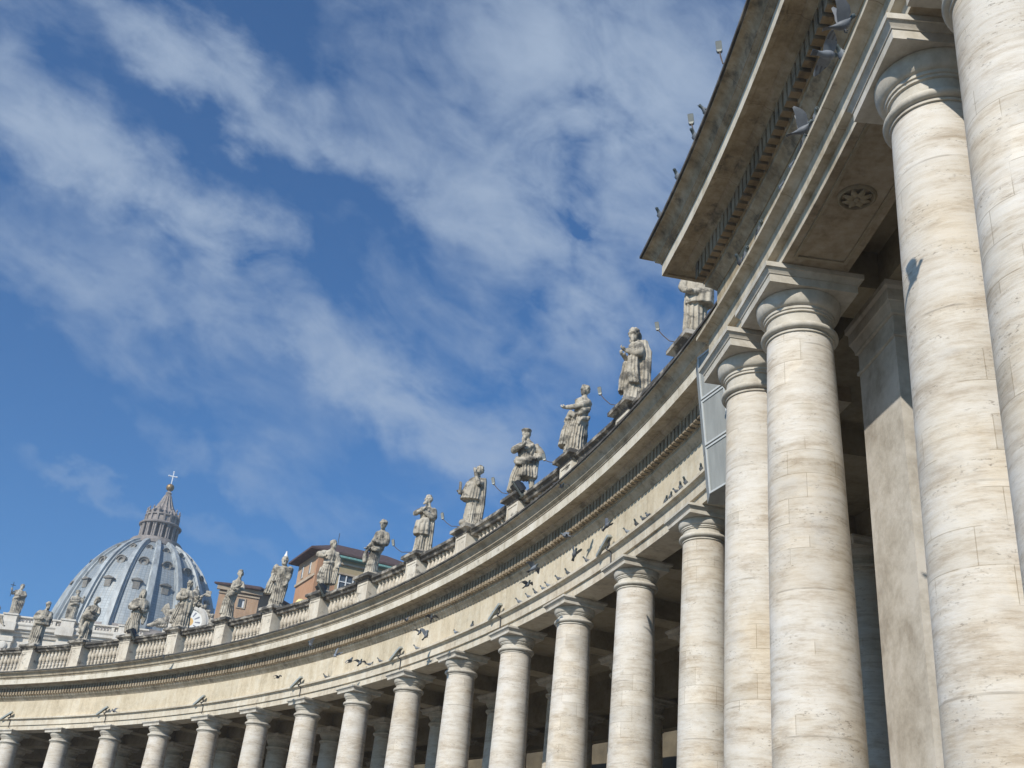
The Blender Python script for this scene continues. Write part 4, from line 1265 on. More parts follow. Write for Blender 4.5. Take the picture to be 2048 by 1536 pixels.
def robe(lean=0.0, w=1.0, yaw=0.0, hem=0.48, waist=0.36, chest=0.42, depth=0.72, hip=0.0, bx=0.0):
    """standard standing body: hem on the plinth, hips, waist, chest, shoulders"""
    L_ = lambda t: bx + lean * t
    return [(0.12, bx, 0, hem * w, hem * w * depth, yaw, 1.0), (0.5, L_(0.12) + hip * .4, 0, hem * .93 * w, hem * .92 * w * depth, yaw, 1.0), (1.0, L_(0.3) + hip, 0, hem * .86 * w, hem * .86 * w * depth, yaw, 0.9),
            (1.45, L_(0.5) + hip, 0, 0.40 * w, 0.40 * w * depth, yaw, 0.65), (1.75, L_(0.65) + hip * .4, 0, waist * w, waist * w * depth, yaw, 0.45), (2.05, L_(0.8), 0, chest * w, chest * w * depth, yaw, 0.35),
            (2.26, L_(0.92), 0, 0.42 * w, 0.38 * w * depth, yaw, 0.2), (2.36, L_(0.97), 0.0, 0.26 * w, 0.26 * w * depth, yaw, 0.1), (2.42, L_(1.0), 0, 0.13, 0.12, yaw, 0.0)]
S = {}
S[-1] = (dict(robe=robe(0.05), head=dict(c=(0.05, -0.05, 2.70), yaw=-0.4, hair='curly', beard=0.12),
    arms=[dict(p=[(-0.36, 0, 2.2), (-0.48, -0.15, 1.8), (-0.2, -0.4, 1.75)]), dict(p=[(0.42, 0, 2.2), (0.62, -0.1, 1.95), (0.75, -0.25, 1.75)])]),
    'weathered stone statue cut by the left edge of the picture')
S[0] = (dict(robe=robe(0.14, 1.0, 0.2, hem=0.46, chest=0.46), head=dict(c=(0.17, -0.06, 2.72), yaw=0.5, pitch=0.1, hair='curly', beard=0.08), amp=0.08,
    arms=[dict(p=[(-0.28, 0, 2.2), (-0.46, -0.18, 1.80), (-0.12, -0.42, 1.72)], r=(0.17, 0.19, 0.18, 0.08)), dict(p=[(0.50, 0, 2.2), (0.50, -0.22, 1.72), (0.05, -0.45, 1.66)], r=(0.18, 0.20, 0.17, 0.08))],
    capes=[dict(s=[(0.12, -0.05, 1.95, 0.52, 0.34), (0.13, -0.08, 1.6, 0.56, 0.40), (0.13, -0.08, 1.38, 0.55, 0.40)], amp=0.03), dict(s=[(-0.32, 0.0, 1.8, 0.16, 0.22), (-0.34, 0, 0.9, 0.17, 0.22), (-0.36, 0, 0.2, 0.14, 0.2)])]),
    'stone statue in wide short cape with folded arms, looking right')
S[1] = (dict(robe=robe(0.16, 0.95, 0.1, hem=0.45, hip=-0.05), head=dict(c=(0.20, -0.08, 2.72), yaw=-0.7, pitch=-0.12, hair='curly', beard=0.10),
    arms=[dict(p=[(-0.20, -0.1, 2.15), (-0.34, -0.3, 1.85), (0.0, -0.48, 1.92)]), dict(p=[(0.48, -0.05, 2.18), (0.52, -0.25, 1.78), (0.10, -0.50, 1.82)], r=(0.14, 0.12, 0.10, 0.07))],
    sash=[dict(p=[(0.48, -0.15, 1.60), (0.15, -0.42, 1.52), (-0.25, -0.38, 1.62), (-0.45, -0.15, 1.70)], r=(0.16, 0.20)), dict(p=[(-0.40, -0.15, 1.65), (-0.46, -0.22, 1.1), (-0.42, -0.15, 0.55)], r=(0.20, 0.13))],
    legs=[dict(p=[(-0.15, -0.2, 1.1), (-0.22, -0.34, 0.7), (-0.20, -0.25, 0.25)], foot=(-0.3, -1, 0))]),
    'bare-armed stone statue hugging a roll of drapery at its waist')
S[2] = (dict(robe=robe(0.10, 1.0, 0.0, hem=0.42, hip=-0.08), head=dict(c=(0.10, -0.12, 2.68), yaw=0.3, pitch=0.30, hair='none', cap='veil'), amp=0.13,
    arms=[dict(p=[(-0.30, 0, 2.15), (-0.56, -0.2, 1.74), (-0.20, -0.46, 1.70)], r=(0.2, 0.2, 0.17, 0.08)), dict(p=[(0.45, 0, 2.15), (0.56, -0.1, 1.70), (0.22, -0.42, 1.60)], r=(0.19, 0.19, 0.16, 0.08))],
    capes=[dict(s=[(0.06, 0.02, 2.36, 0.38, 0.28), (0.04, -0.02, 2.0, 0.56, 0.40), (0.0, -0.04, 1.72, 0.60, 0.44)], amp=0.04), dict(s=[(0.50, 0.05, 1.7, 0.18, 0.26), (0.52, 0, 1.2, 0.17, 0.22), (0.50, 0, 0.85, 0.08, 0.12)]), dict(s=[(-0.35, 0.05, 1.1, 0.16, 0.2), (-0.45, 0, 0.6, 0.20, 0.2), (-0.42, 0, 0.2, 0.16, 0.2)])]),
    'veiled stone statue with bowed head wrapped in a heavy shawl')
def bouquet(x, y, z, s=1.0, n=26, seed=3):
    def f(bm):
        rnd = random.Random(seed)
        for k in range(n):
            r = rnd.uniform(0.05, 0.10) * s
            add_ell(bm, (x + rnd.uniform(-.2, .2) * s, y + rnd.uniform(-.15, .15) * s, z + rnd.uniform(-.32, .32) * s), r, r, r, None, 7, 5)
    return f
S[3] = (dict(robe=robe(0.04, 1.05, 0.0, hem=0.52, chest=0.46), head=dict(c=(0.02, -0.12, 2.68), yaw=-0.5, pitch=0.32, hair='short', beard=0.10), amp=0.14,
    arms=[dict(p=[(-0.36, 0, 2.18), (-0.55, -0.2, 1.80), (-0.15, -0.42, 1.80)], r=(0.2, 0.2, 0.15, 0.08)), dict(p=[(0.42, 0, 2.18), (0.66, -0.1, 1.85), (0.70, -0.35, 1.90)], r=(0.2, 0.19, 0.15, 0.08))],
    capes=[dict(s=[(0.05, 0.0, 2.3, 0.40, 0.30), (0.1, 0.02, 1.9, 0.55, 0.36), (0.14, 0.02, 1.2, 0.46, 0.36), (0.12, 0.02, 0.8, 0.38, 0.34)]), dict(s=[(-0.3, 0.0, 1.5, 0.2, 0.24), (-0.48, 0, 0.8, 0.24, 0.24), (-0.62, 0, 0.3, 0.16, 0.2)])],
    extra=[bouquet(0.78, -0.25, 1.75, 1.0)]),
    'broad cloaked stone statue holding a leafy bunch at its side')
S[4] = (dict(robe=robe(0.26, 0.86, 0.3, hem=0.44, waist=0.34, hip=-0.10, bx=-0.06), head=dict(c=(0.24, -0.04, 2.74), yaw=0.2, pitch=0.05, hair='short'), amp=0.12,
    arms=[dict(p=[(0.02, -0.1, 2.18), (-0.10, -0.34, 1.80), (0.25, -0.48, 1.92)], r=(0.13, 0.12, 0.10, 0.07)), dict(p=[(0.46, 0, 2.2), (0.56, -0.2, 1.86), (0.16, -0.46, 1.70)], r=(0.15, 0.14, 0.11, 0.07))],
    sash=[dict(p=[(0.42, -0.1, 1.75), (0.1, -0.4, 1.58), (-0.22, -0.3, 1.42)], r=(0.13, 0.15))],
    capes=[dict(s=[(-0.22, 0, 1.7, 0.14, 0.2), (-0.36, 0, 1.0, 0.18, 0.22), (-0.38, 0, 0.3, 0.22, 0.22)])]),
    'slender swaying stone statue with crossed arms beside the orange wing')
S[5] = (dict(robe=robe(0.12, 0.98, 0.1, hem=0.44, chest=0.50, hip=-0.06), head=dict(c=(0.06, -0.04, 2.70), yaw=-0.25, pitch=0.05, hair='short', beard=0.06), amp=0.12,
    arms=[dict(p=[(-0.38, 0, 2.25), (-0.50, 0.05, 1.9), (-0.45, -0.2, 1.55)], r=(0.20, 0.17, 0.13, 0.08)), dict(p=[(0.48, 0, 2.25), (0.50, -0.1, 1.85), (0.38, -0.2, 1.45)], r=(0.21, 0.18, 0.14, 0.08))],
    capes=[dict(s=[(0.05, 0.0, 2.32, 0.50, 0.22), (0.05, -0.05, 2.15, 0.58, 0.30), (0.12, 0.05, 1.7, 0.42, 0.3)], amp=0.03), dict(s=[(-0.35, 0.0, 1.9, 0.2, 0.22), (-0.5, 0, 1.3, 0.26, 0.22), (-0.62, 0, 0.75, 0.25, 0.18)]), dict(s=[(0.36, 0.0, 2.0, 0.15, 0.24), (0.34, 0, 1.2, 0.18, 0.24), (0.24, 0, 0.3, 0.18, 0.22)])]),
    'broad-shouldered stone statue with a white gull standing on its head')
S[6] = (dict(robe=[(0.55, 0.02, 0, 0.42, 0.30, 0, 1.0), (1.0, 0.0, 0, 0.40, 0.30, 0, 1.0), (1.45, 0.02, 0, 0.34, 0.27, 0, 0.7), (1.72, 0.06, 0, 0.30, 0.23, 0, 0.3), (2.0, 0.08, 0, 0.42, 0.28, 0, 0.3), (2.26, 0.1, 0, 0.40, 0.25, 0, 0.2), (2.38, 0.12, 0, 0.24, 0.18, 0, 0.1), (2.44, 0.12, 0, 0.13, 0.12, 0, 0)],
    head=dict(c=(0.14, -0.03, 2.72), yaw=0.6, pitch=-0.1, hair='curly', beard=0.10), amp=0.14, folds=8,
    arms=[dict(p=[(-0.28, 0, 2.2), (-0.66, -0.1, 2.05), (-0.35, -0.34, 1.95)], r=(0.17, 0.16, 0.13, 0.08)), dict(p=[(0.46, 0, 2.2), (0.66, -0.05, 1.80), (0.60, -0.3, 1.50)], r=(0.16, 0.15, 0.12, 0.08))],
    sash=[dict(p=[(-0.26, -0.1, 1.72), (0.05, -0.26, 1.68), (0.36, -0.08, 1.72)], r=(0.08, 0.08))],
    capes=[dict(s=[(0.58, 0.0, 2.0, 0.14, 0.18), (0.55, 0, 1.4, 0.16, 0.2), (0.46, 0, 0.6, 0.16, 0.2)]), dict(s=[(-0.2, 0, 1.4, 0.2, 0.2), (-0.32, 0, 0.9, 0.22, 0.2), (-0.3, 0, 0.6, 0.16, 0.18)])],
    legs=[dict(p=[(-0.12, -0.05, 0.9), (-0.14, -0.2, 0.62), (-0.16, -0.05, 0.22)], foot=(-0.4, -1, 0)), dict(p=[(0.2, 0, 0.9), (0.2, 0.05, 0.6), (0.22, 0.08, 0.2)], foot=(0.4, -1, 0))]),
    'belted stone statue with elbows spread in front of the palace corner')
S[7] = (dict(robe=robe(0.36, 0.92, 0.4, hem=0.40, hip=-0.02, bx=-0.08), head=dict(c=(0.26, -0.12, 2.70), yaw=-0.5, pitch=0.15, hair='curly', cap='wreath'), amp=0.13,
    arms=[dict(p=[(0.02, -0.1, 2.15), (-0.15, -0.35, 1.70), (-0.38, -0.35, 1.45)], r=(0.14, 0.13, 0.10, 0.07)), dict(p=[(0.50, 0, 2.2), (0.55, -0.2, 1.75), (0.0, -0.5, 1.62)], r=(0.19, 0.18, 0.15, 0.08))],
    sash=[dict(p=[(0.48, -0.05, 1.9), (0.2, -0.38, 1.72), (-0.18, -0.34, 1.58)], r=(0.14, 0.12)), dict(p=[(0.44, -0.05, 1.5), (0.15, -0.36, 1.35), (-0.2, -0.3, 1.4)], r=(0.12, 0.12)), dict(p=[(-0.30, -0.25, 1.5), (-0.52, -0.2, 1.05), (-0.46, -0.1, 0.75)], r=(0.12, 0.16))],
    extra=[]),
    'wreathed stone statue leaning back and gathering its toga at the hip')
S[8] = (dict(robe=robe(0.12, 0.95, 0.5, hem=0.44, chest=0.42), head=dict(c=(0.06, -0.06, 2.72), yaw=-0.95, hair='curly', beard=0.05), amp=0.12,
    arms=[dict(p=[(-0.22, -0.1, 2.18), (-0.55, -0.25, 1.92), (-0.18, -0.42, 2.08)], r=(0.14, 0.13, 0.11, 0.07)), dict(p=[(0.42, 0, 2.2), (0.45, -0.25, 1.8), (-0.05, -0.42, 2.0)], r=(0.18, 0.17, 0.14, 0.08))],
    capes=[dict(s=[(0.35, 0.05, 2.28, 0.16, 0.26), (0.38, 0.05, 1.6, 0.18, 0.28), (0.36, 0.05, 0.8, 0.20, 0.28), (0.34, 0.05, 0.16, 0.22, 0.28)]), dict(s=[(-0.05, -0.1, 1.6, 0.40, 0.30), (-0.08, -0.12, 1.2, 0.44, 0.32), (-0.08, -0.1, 0.95, 0.44, 0.32)], amp=0.05)],
    sash=[dict(p=[(0.30, -0.2, 1.35), (0.1, -0.36, 1.62), (-0.25, -0.32, 1.55)], r=(0.11, 0.10))]),
    'stone statue clasping its hands at its chest with one elbow out')
S[9] = (dict(robe=robe(0.10, 1.0, 0.2, hem=0.42, chest=0.46, depth=0.75), head=dict(c=(0.16, -0.06, 2.73), yaw=-0.6, pitch=-0.25, hair='curly'), amp=0.11, folds=11,
    arms=[dict(p=[(-0.20, -0.1, 2.1), (-0.40, -0.25, 1.62), (-0.62, -0.35, 1.55)], r=(0.15, 0.14, 0.12, 0.07)), dict(p=[(0.36, -0.1, 2.15), (0.16, -0.45, 1.98), (-0.05, -0.40, 2.50)], r=(0.16, 0.14, 0.11, 0.075), curl=(0.3, 0.4, 0))],
    capes=[dict(s=[(0.38, 0.02, 2.34, 0.16, 0.26), (0.42, 0.02, 1.8, 0.18, 0.30), (0.42, 0, 1.0, 0.16, 0.28), (0.34, 0, 0.25, 0.18, 0.28)], amp=0.05), dict(s=[(-0.05, -0.08, 2.05, 0.40, 0.34), (-0.12, -0.1, 1.6, 0.50, 0.36), (-0.16, -0.1, 1.28, 0.50, 0.36)], amp=0.06, folds=9)],
    extra=[lambda bm: box(bm, -0.78, -0.66, -0.5, -0.28, 1.45, 1.95), lambda bm: add_ell(bm, (-0.42, -0.1, 0.25), 0.18, 0.2, 0.14)]),
    'stone statue raising one hand to its lips under a wide pleated mantle')
S[10] = (dict(robe=[(0.82, 0.1, 0, 0.46, 0.36, 0.3, 1.2), (1.1, 0.08, 0, 0.42, 0.34, 0.3, 1.0), (1.45, 0.04, 0, 0.36, 0.29, 0.3, 0.6), (1.75, 0.02, 0, 0.33, 0.26, 0.3, 0.4), (2.05, 0.04, 0, 0.44, 0.31, 0.3, 0.3), (2.26, 0.06, 0, 0.42, 0.28, 0.3, 0.2), (2.38, 0.06, 0, 0.25, 0.20, 0.3, 0.1), (2.44, 0.04, 0, 0.14, 0.13, 0, 0)],
    head=dict(c=(-0.04, -0.10, 2.70), yaw=-0.95, pitch=0.08, hair='none', cap='flat', beard=0.24), amp=0.17, folds=9,
    arms=[dict(p=[(-0.26, -0.1, 2.15), (-0.58, -0.25, 1.90), (-0.25, -0.46, 2.02)], r=(0.16, 0.16, 0.13, 0.08)), dict(p=[(0.46, 0.05, 2.2), (0.74, 0.05, 1.88), (0.50, -0.25, 1.62)], r=(0.18, 0.18, 0.14, 0.08))],
    sash=[dict(p=[(0.42, -0.05, 1.62), (0.1, -0.34, 1.50), (-0.3, -0.3, 1.42), (-0.42, -0.1, 1.55)], r=(0.13, 0.15)), dict(p=[(-0.3, -0.2, 2.2), (0.0, -0.32, 2.0), (0.3, -0.2, 2.2)], r=(0.08, 0.08))],
    capes=[dict(s=[(0.5, 0.1, 1.9, 0.16, 0.22), (0.46, 0.1, 1.3, 0.16, 0.26), (0.44, 0.1, 0.9, 0.18, 0.24)]), dict(s=[(-0.25, 0.05, 1.4, 0.16, 0.24), (-0.46, 0.0, 0.8, 0.18, 0.22), (-0.58, -0.02, 0.2, 0.14, 0.2)])],
    legs=[dict(p=[(-0.14, 0, 1.0), (-0.32, -0.12, 0.6), (-0.46, -0.02, 0.22)], foot=(-0.8, -0.6, 0)), dict(p=[(0.32, 0.05, 1.0), (0.38, 0.0, 0.6), (0.40, 0.1, 0.2)], foot=(0.2, -1, 0))]),
    'bearded stone statue in a flat cap and knee-length tunic, legs apart')
S[11] = (dict(robe=robe(0.30, 0.98, 0.7, hem=0.50, waist=0.33, chest=0.36, depth=0.78, bx=-0.10), head=dict(c=(0.20, -0.02, 2.72), yaw=-0.75, pitch=-0.1, hair='curly'), amp=0.14, folds=10,
    arms=[dict(p=[(0.32, -0.15, 2.16), (-0.02, -0.36, 1.92), (-0.50, -0.32, 1.86)], r=(0.14, 0.12, 0.10, 0.075)), dict(p=[(0.02, 0.15, 2.1), (-0.15, 0.05, 1.7), (-0.35, -0.1, 1.5)])],
    capes=[dict(s=[(-0.38, 0.0, 1.5, 0.12, 0.2), (-0.50, 0, 0.95, 0.18, 0.26), (-0.58, 0, 0.4, 0.20, 0.28)], amp=0.06)],
    sash=[dict(p=[(0.42, -0.1, 1.9), (0.2, -0.36, 1.75), (-0.05, -0.34, 1.62)], r=(0.09, 0.09)), dict(p=[(-0.15, -0.32, 1.55), (-0.38, -0.25, 1.62), (-0.5, -0.1, 1.4)], r=(0.11, 0.13)), dict(p=[(0.44, -0.1, 1.55), (0.15, -0.40, 1.4), (0.0, -0.38, 1.2)], r=(0.08, 0.06))]),
    'young stone statue in a long flaring robe with one bare arm stretched out')
S[12] = (dict(robe=robe(0.16, 0.98, 0.85, hem=0.46, chest=0.38, depth=0.75, bx=-0.05), head=dict(c=(-0.07, -0.18, 2.64), yaw=-1.05, pitch=0.30, hair='short', cap='wreath', beard=0.15), amp=0.12, folds=8,
    arms=[dict(p=[(0.12, -0.3, 2.18), (0.16, -0.45, 1.82), (-0.30, -0.42, 1.92)], r=(0.18, 0.17, 0.13, 0.08)), dict(p=[(-0.1, 0.1, 2.1), (-0.2, 0.0, 1.72), (-0.40, -0.25, 1.76)], r=(0.16, 0.15, 0.12, 0.08))],
    capes=[dict(s=[(0.30, -0.02, 2.42, 0.16, 0.26), (0.36, 0.0, 2.0, 0.28, 0.32), (0.36, 0, 1.2, 0.26, 0.32), (0.36, 0, 0.5, 0.26, 0.30), (0.36, 0, 0.14, 0.26, 0.30)], amp=0.05), dict(s=[(-0.06, -0.25, 1.72, 0.2, 0.2), (-0.08, -0.3, 1.2, 0.22, 0.2), (0.0, -0.3, 0.72, 0.20, 0.18)], amp=0.05), dict(s=[(-0.3, -0.05, 1.6, 0.14, 0.2), (-0.42, -0.05, 0.9, 0.16, 0.22), (-0.46, -0.05, 0.5, 0.15, 0.2)])],
    extra=[lambda bm: add_ell(bm, (0.08, 0.02, 2.66), 0.17, 0.17, 0.22)]),
    'hooded stone statue bowing its head, hands joined, long cloak to its feet')
S[13] = (dict(robe=robe(0.04, 0.98, 0.4, hem=0.46, chest=0.44), head=dict(c=(0.05, -0.05, 2.72), yaw=-0.6, hair='short', beard=0.1), amp=0.13, folds=7,
    arms=[dict(p=[(-0.30, -0.1, 2.15), (-0.44, -0.25, 1.80), (-0.30, -0.42, 1.60)], r=(0.16, 0.15, 0.12, 0.08)), dict(p=[(0.40, 0, 2.2), (0.46, -0.2, 1.72), (-0.05, -0.46, 1.52)], r=(0.19, 0.18, 0.15, 0.09))],
    capes=[dict(s=[(0.12, -0.02, 2.3, 0.44, 0.30), (0.16, -0.04, 1.8, 0.48, 0.36), (0.14, -0.06, 1.22, 0.48, 0.38)], amp=0.04)],
    extra=[]),
    'stone statue whose head is hidden behind the near cornice corner')
gull_head = None
for i in range(-1, 14):
    spec, label = S[i]
    me = statue(spec, i + 3)
    loc = cp(i, BP + 0.05, 4.32 + 2.055)
    view = atan2(loc.x, loc.y)              # turn the carved figure the way it faces in the square
    me.materials.append(M['statue'])
    o = obj('statue', me, None, None, loc, -view)
    o.scale = (0.91, 0.93, 1.06)
    setp(o, label, 'statue', 'stone statues along the colonnade balustrade')
    if i == 5: gull_head = (loc.copy(), view)

# two giant figures on the basilica front
F1 = dict(robe=robe(-0.02, 0.95, 0.0, hem=0.40, hip=-0.06), head=dict(c=(0.08, -0.05, 2.72), yaw=0.1, hair='long', beard=0.12), amp=0.12,
    arms=[dict(p=[(-0.34, 0, 2.2), (-0.62, -0.1, 1.92), (-0.72, -0.25, 2.15)], r=(0.15, 0.14, 0.10, 0.07)), dict(p=[(0.40, 0, 2.2), (0.54, -0.15, 1.85), (0.2, -0.4, 1.75)], r=(0.17, 0.16, 0.13, 0.08))],
    capes=[dict(s=[(0.34, 0.05, 2.1, 0.22, 0.24), (0.40, 0, 1.3, 0.26, 0.26), (0.34, 0, 0.2, 0.22, 0.24)])],
    sash=[dict(p=[(-0.3, -0.2, 1.55), (0.1, -0.35, 1.65), (0.45, -0.15, 1.85)], r=(0.10, 0.12))])
me = statue(F1, 31); me.materials.append(M['statue'])
fwd_ = Matrix.Rotation(frz, 4, 'Z')
p = Vector((FX, FY, 56.25)) + fwd_ @ Vector((-6.2, -0.15, 0))
o = obj('statue', me, None, None, p, 0.36); o.scale = (2.05,) * 3
setp(o, 'distant stone statue holding up a thin cross on the basilica front', 'statue', 'giant statues on the basilica front')
bm = new(); tube(bm, [(-0.72, -0.33, 1.55), (-0.74, -0.33, 2.95)], 0.028, 6); box(bm, -0.95, -0.53, -0.36, -0.30, 2.62, 2.68)
c = obj('cross', bm, M['lamp_dark'], o)
F2 = dict(robe=robe(0.06, 0.92, 0.0, hem=0.42, hip=0.05), head=dict(c=(0.0, -0.05, 2.72), yaw=0.4, hair='short', cap='flat', beard=0.15), amp=0.13,
    arms=[dict(p=[(-0.34, 0, 2.2), (-0.42, -0.2, 1.80), (0.05, -0.42, 1.80)]), dict(p=[(0.40, 0, 2.2), (0.60, -0.1, 1.85), (0.62, -0.25, 2.2)], r=(0.15, 0.14, 0.10, 0.07))],
    sash=[dict(p=[(-0.35, -0.2, 1.5), (0.05, -0.38, 1.62), (0.4, -0.2, 1.6)], r=(0.12, 0.12))],
    capes=[dict(s=[(-0.36, 0.05, 1.7, 0.18, 0.2), (-0.4, 0, 1.0, 0.2, 0.2), (-0.36, 0, 0.2, 0.2, 0.2)])])
me = statue(F2, 32); me.materials.append(M['statue'])
p = Vector((FX, FY, 56.25)) + fwd_ @ Vector((4.7, -0.15, 0))
o = obj('statue', me, None, None, p, 0.36); o.scale = (2.05,) * 3
setp(o, 'distant stone statue in a flat cap on the basilica front below the dome edge', 'statue', 'giant statues on the basilica front')
# reclining winged figures either side of the clock
def angel(seed, flip):
    bm = new(); f = flip
    add_limb(bm, [(f * 0.0, 0, 1.4), (f * 0.35, -0.1, 0.75), (f * 0.95, -0.25, 0.7), (f * 1.6, -0.2, 0.35), (f * 2.1, -0.2, 0.2)], [0.36, 0.42, 0.40, 0.25, 0.15])
    add_robe(bm, [(0.2, f * 0.5, 0, 0.75, 0.45, 0, 1), (0.6, f * 0.4, 0, 0.6, 0.42, 0, 1), (1.0, f * 0.15, 0, 0.4, 0.34, 0, .5), (1.4, 0, 0, 0.42, 0.3, 0, .3), (1.62, 0, 0, 0.22, 0.2, 0, 0)], 8, 0.14, seed)
    add_head(bm, Vector((0, -0.08, 2.0)), yaw=-f * 0.8, hair='curly', seed=seed)
    add_limb(bm, [(0, 0, 1.5), (0, -0.04, 1.85)], [0.13, 0.1])
    add_limb(bm, [(-f * 0.34, 0, 1.45), (-f * 0.75, -0.1, 1.5), (-f * 1.05, -0.2, 1.85)], [0.15, 0.13, 0.1]); add_hand(bm, (-f * 1.05, -0.2, 1.85), (-f * 0.5, -0.1, 0.6), (0, -1, 0))
    add_limb(bm, [(f * 0.34, 0, 1.4), (f * 0.6, -0.3, 1.05), (f * 0.9, -0.45, 0.95)], [0.15, 0.13, 0.1]); add_hand(bm, (f * 0.9, -0.45, 0.95), (f, -0.2, 0), (0, -1, 0))
    rr = []
    for k in range(9):
        t = k / 8
        cx_, cz_ = f * (0.2 + 0.95 * t), 1.5 + 1.0 * sin(pi * t * 0.75)
        w = 0.16 + 0.42 * sin(pi * (0.15 + 0.8 * t))
        rr.append([Vector((cx_ + w * 0.3 * cos(a), 0.28 + 0.09 * sin(a), cz_ + w * cos(a))) for a in [2 * pi * j / 12 for j in range(12)]])
    loft(bm, rr)
    return finish_statue(bm, 'angel_statue', 0.04, seed, 0.012, plinth=False)
for f, x, lab in ((-1, 23.3, 'reclining winged stone figure left of the basilica clock'), (1, 31.3, 'reclining winged stone figure right of the basilica clock')):
    me = angel(40 + f, f); me.materials.append(M['statue'])
    p = Vector((FX, FY, 56.3)) + fwd_ @ Vector((x, -0.9, 0))
    o = obj('angel_statue', me, None, None, p, frz); o.scale = (1.75,) * 3
    setp(o, lab, 'statue', 'winged figures beside the clock')
# ------------------------------------------------------------------ loudspeaker column fixed between the colonnade and the portico
lt = Vector((-0.075, 0.0, 1.0))                      # it leans a little out over the square
def lean_pt(x, y, z): 
    return Vector((x, y, ZA)) + Vector((-0.075 * (z + 0.95), 0.02 * (z + 0.95), z))
F_, S_, G_, H_, I_ = (4.80, 23.54), (4.86, 24.12), (5.16, 22.62), (5.52, 22.85), (5.24, 24.10)
spk = empty('loudspeaker', (5.1, 23.4, ZA - 0.95), 0, 'tall grey three-panel loudspeaker fixed beside the nearest colonnade capital', 'loudspeaker')
off = -Vector((5.1, 23.4, ZA - 0.95))
def poly(bm, pts, z0, z1):
    loft(bm, [[lean_pt(x, y, z) + off for x, y in pts] for z in (z0, z1)])
    bmesh.ops.recalc_face_normals(bm, faces=bm.faces[:])
n_F = Vector((-0.93, -0.36, 0))
zs = [-0.95, 0.285, 1.52, 2.755]
for z0, z1 in zip(zs, zs[1:]):
    bm = new(); poly(bm, [F_, G_, H_, I_, S_], z0 + 0.004, z1 - 0.03)
    cab = obj('cabinet', bm, M['speaker'], spk)
    d = Vector((G_[0] - F_[0], G_[1] - F_[1])); L_ = d.length; d.normalize(); n2 = Vector((-0.93, -0.36))
    def strip_(u0, u1, za, zb):
        bm_ = bm2
        a = [(F_[0] + d.x * u + n2.x * o_, F_[1] + d.y * u + n2.y * o_) for u, o_ in ((u0, -0.01), (u1, -0.01), (u1, 0.022), (u0, 0.022))]
        loft(bm_, [[lean_pt(x, y, z) + off for x, y in a] for z in (za, zb)])
    bm2 = new()
    t = 0.045
    strip_(0.0, t, z0 + 0.01, z1 - 0.035); strip_(L_ - t, L_, z0 + 0.01, z1 - 0.035)
    strip_(t, L_ - t, z0 + 0.01, z0 + 0.01 + t); strip_(t, L_ - t, z1 - 0.035 - t, z1 - 0.035)
    bmesh.ops.recalc_face_normals(bm2, faces=bm2.faces[:])
    obj('panel_frame', bm2, M['speaker_edge'], cab)
bm = new()
for z in (-0.4, 0.9, 2.2):
    tube(bm, [lean_pt(5.4, 22.9, z) + off, Vector((5.75, 22.4, ZA + z)) + off, Vector((6.2, 22.4, ZA + z)) + off], 0.035, 8)
obj('bracket', bm, M['lamp'], spk)

# ------------------------------------------------------------------ floodlights on the ledge of the architrave
ORD = ['first', 'second', 'third', 'fourth', 'fifth', 'sixth', 'seventh', 'eighth', 'ninth', 'tenth', 'eleventh', 'twelfth', 'thirteenth', 'fourteenth', 'fifteenth']
def near_col(i):
    k = int(round(i)); return ORD[max(0, min(13, k))]
flood = None
for k, i in enumerate((0.02, 1.95, 3.95, 5.96, 7.98, 9.9, 11.83)):
    loc = cp(i, 0.62, 1.50)
    label = 'long grey floodlight on the ledge above the %s colonnade column from the left' % near_col(i)
    if flood is None:
        root = empty('floodlight', loc, rz_at(i))
        bm = new()
        Mx = Matrix.Translation((0.0, -0.06, 0.30)) @ Matrix.Rotation(radians(-27), 4, 'Y') @ Matrix.Rotation(radians(12), 4, 'X')
        loft(bm, [[Mx @ Vector((x, y * s_, z * s_)) for y, z in ((-0.13, -0.055), (0.13, -0.055), (0.10, 0.075), (-0.10, 0.075))] for x, s_ in ((-0.84, 0.75), (-0.80, 0.8), (0.10, 0.8), (0.14, 0.7))])
        bmesh.ops.recalc_face_normals(bm, faces=bm.faces[:])
        h = obj('lamp_housing', bm, M['lamp'], root)
        bm = new(); tube(bm, [(0.0, 0, 0.0), (0.0, -0.03, 0.28)], 0.035, 8); tube(bm, [(-0.10, -0.03, 0.22), (0.10, -0.03, 0.30)], 0.025, 8); tube(bm, [(0.0, -0.09, 0.02), (0.0, -0.10, -0.08), (0.02, 0.05, -0.14), (0.02, 0.055, -0.62)], 0.022, 6); box(bm, -0.12, 0.12, -0.10, 0.10, -0.01, 0.025)
        b = obj('bracket', bm, M['lamp_dark'], root)
        flood = root; kids = (h, b)
    else:
        root = copy(flood, None, loc, rz_at(i))
        for c in kids: copy(c, root)
    setp(root, label, 'floodlight', 'floodlights along the architrave ledge')
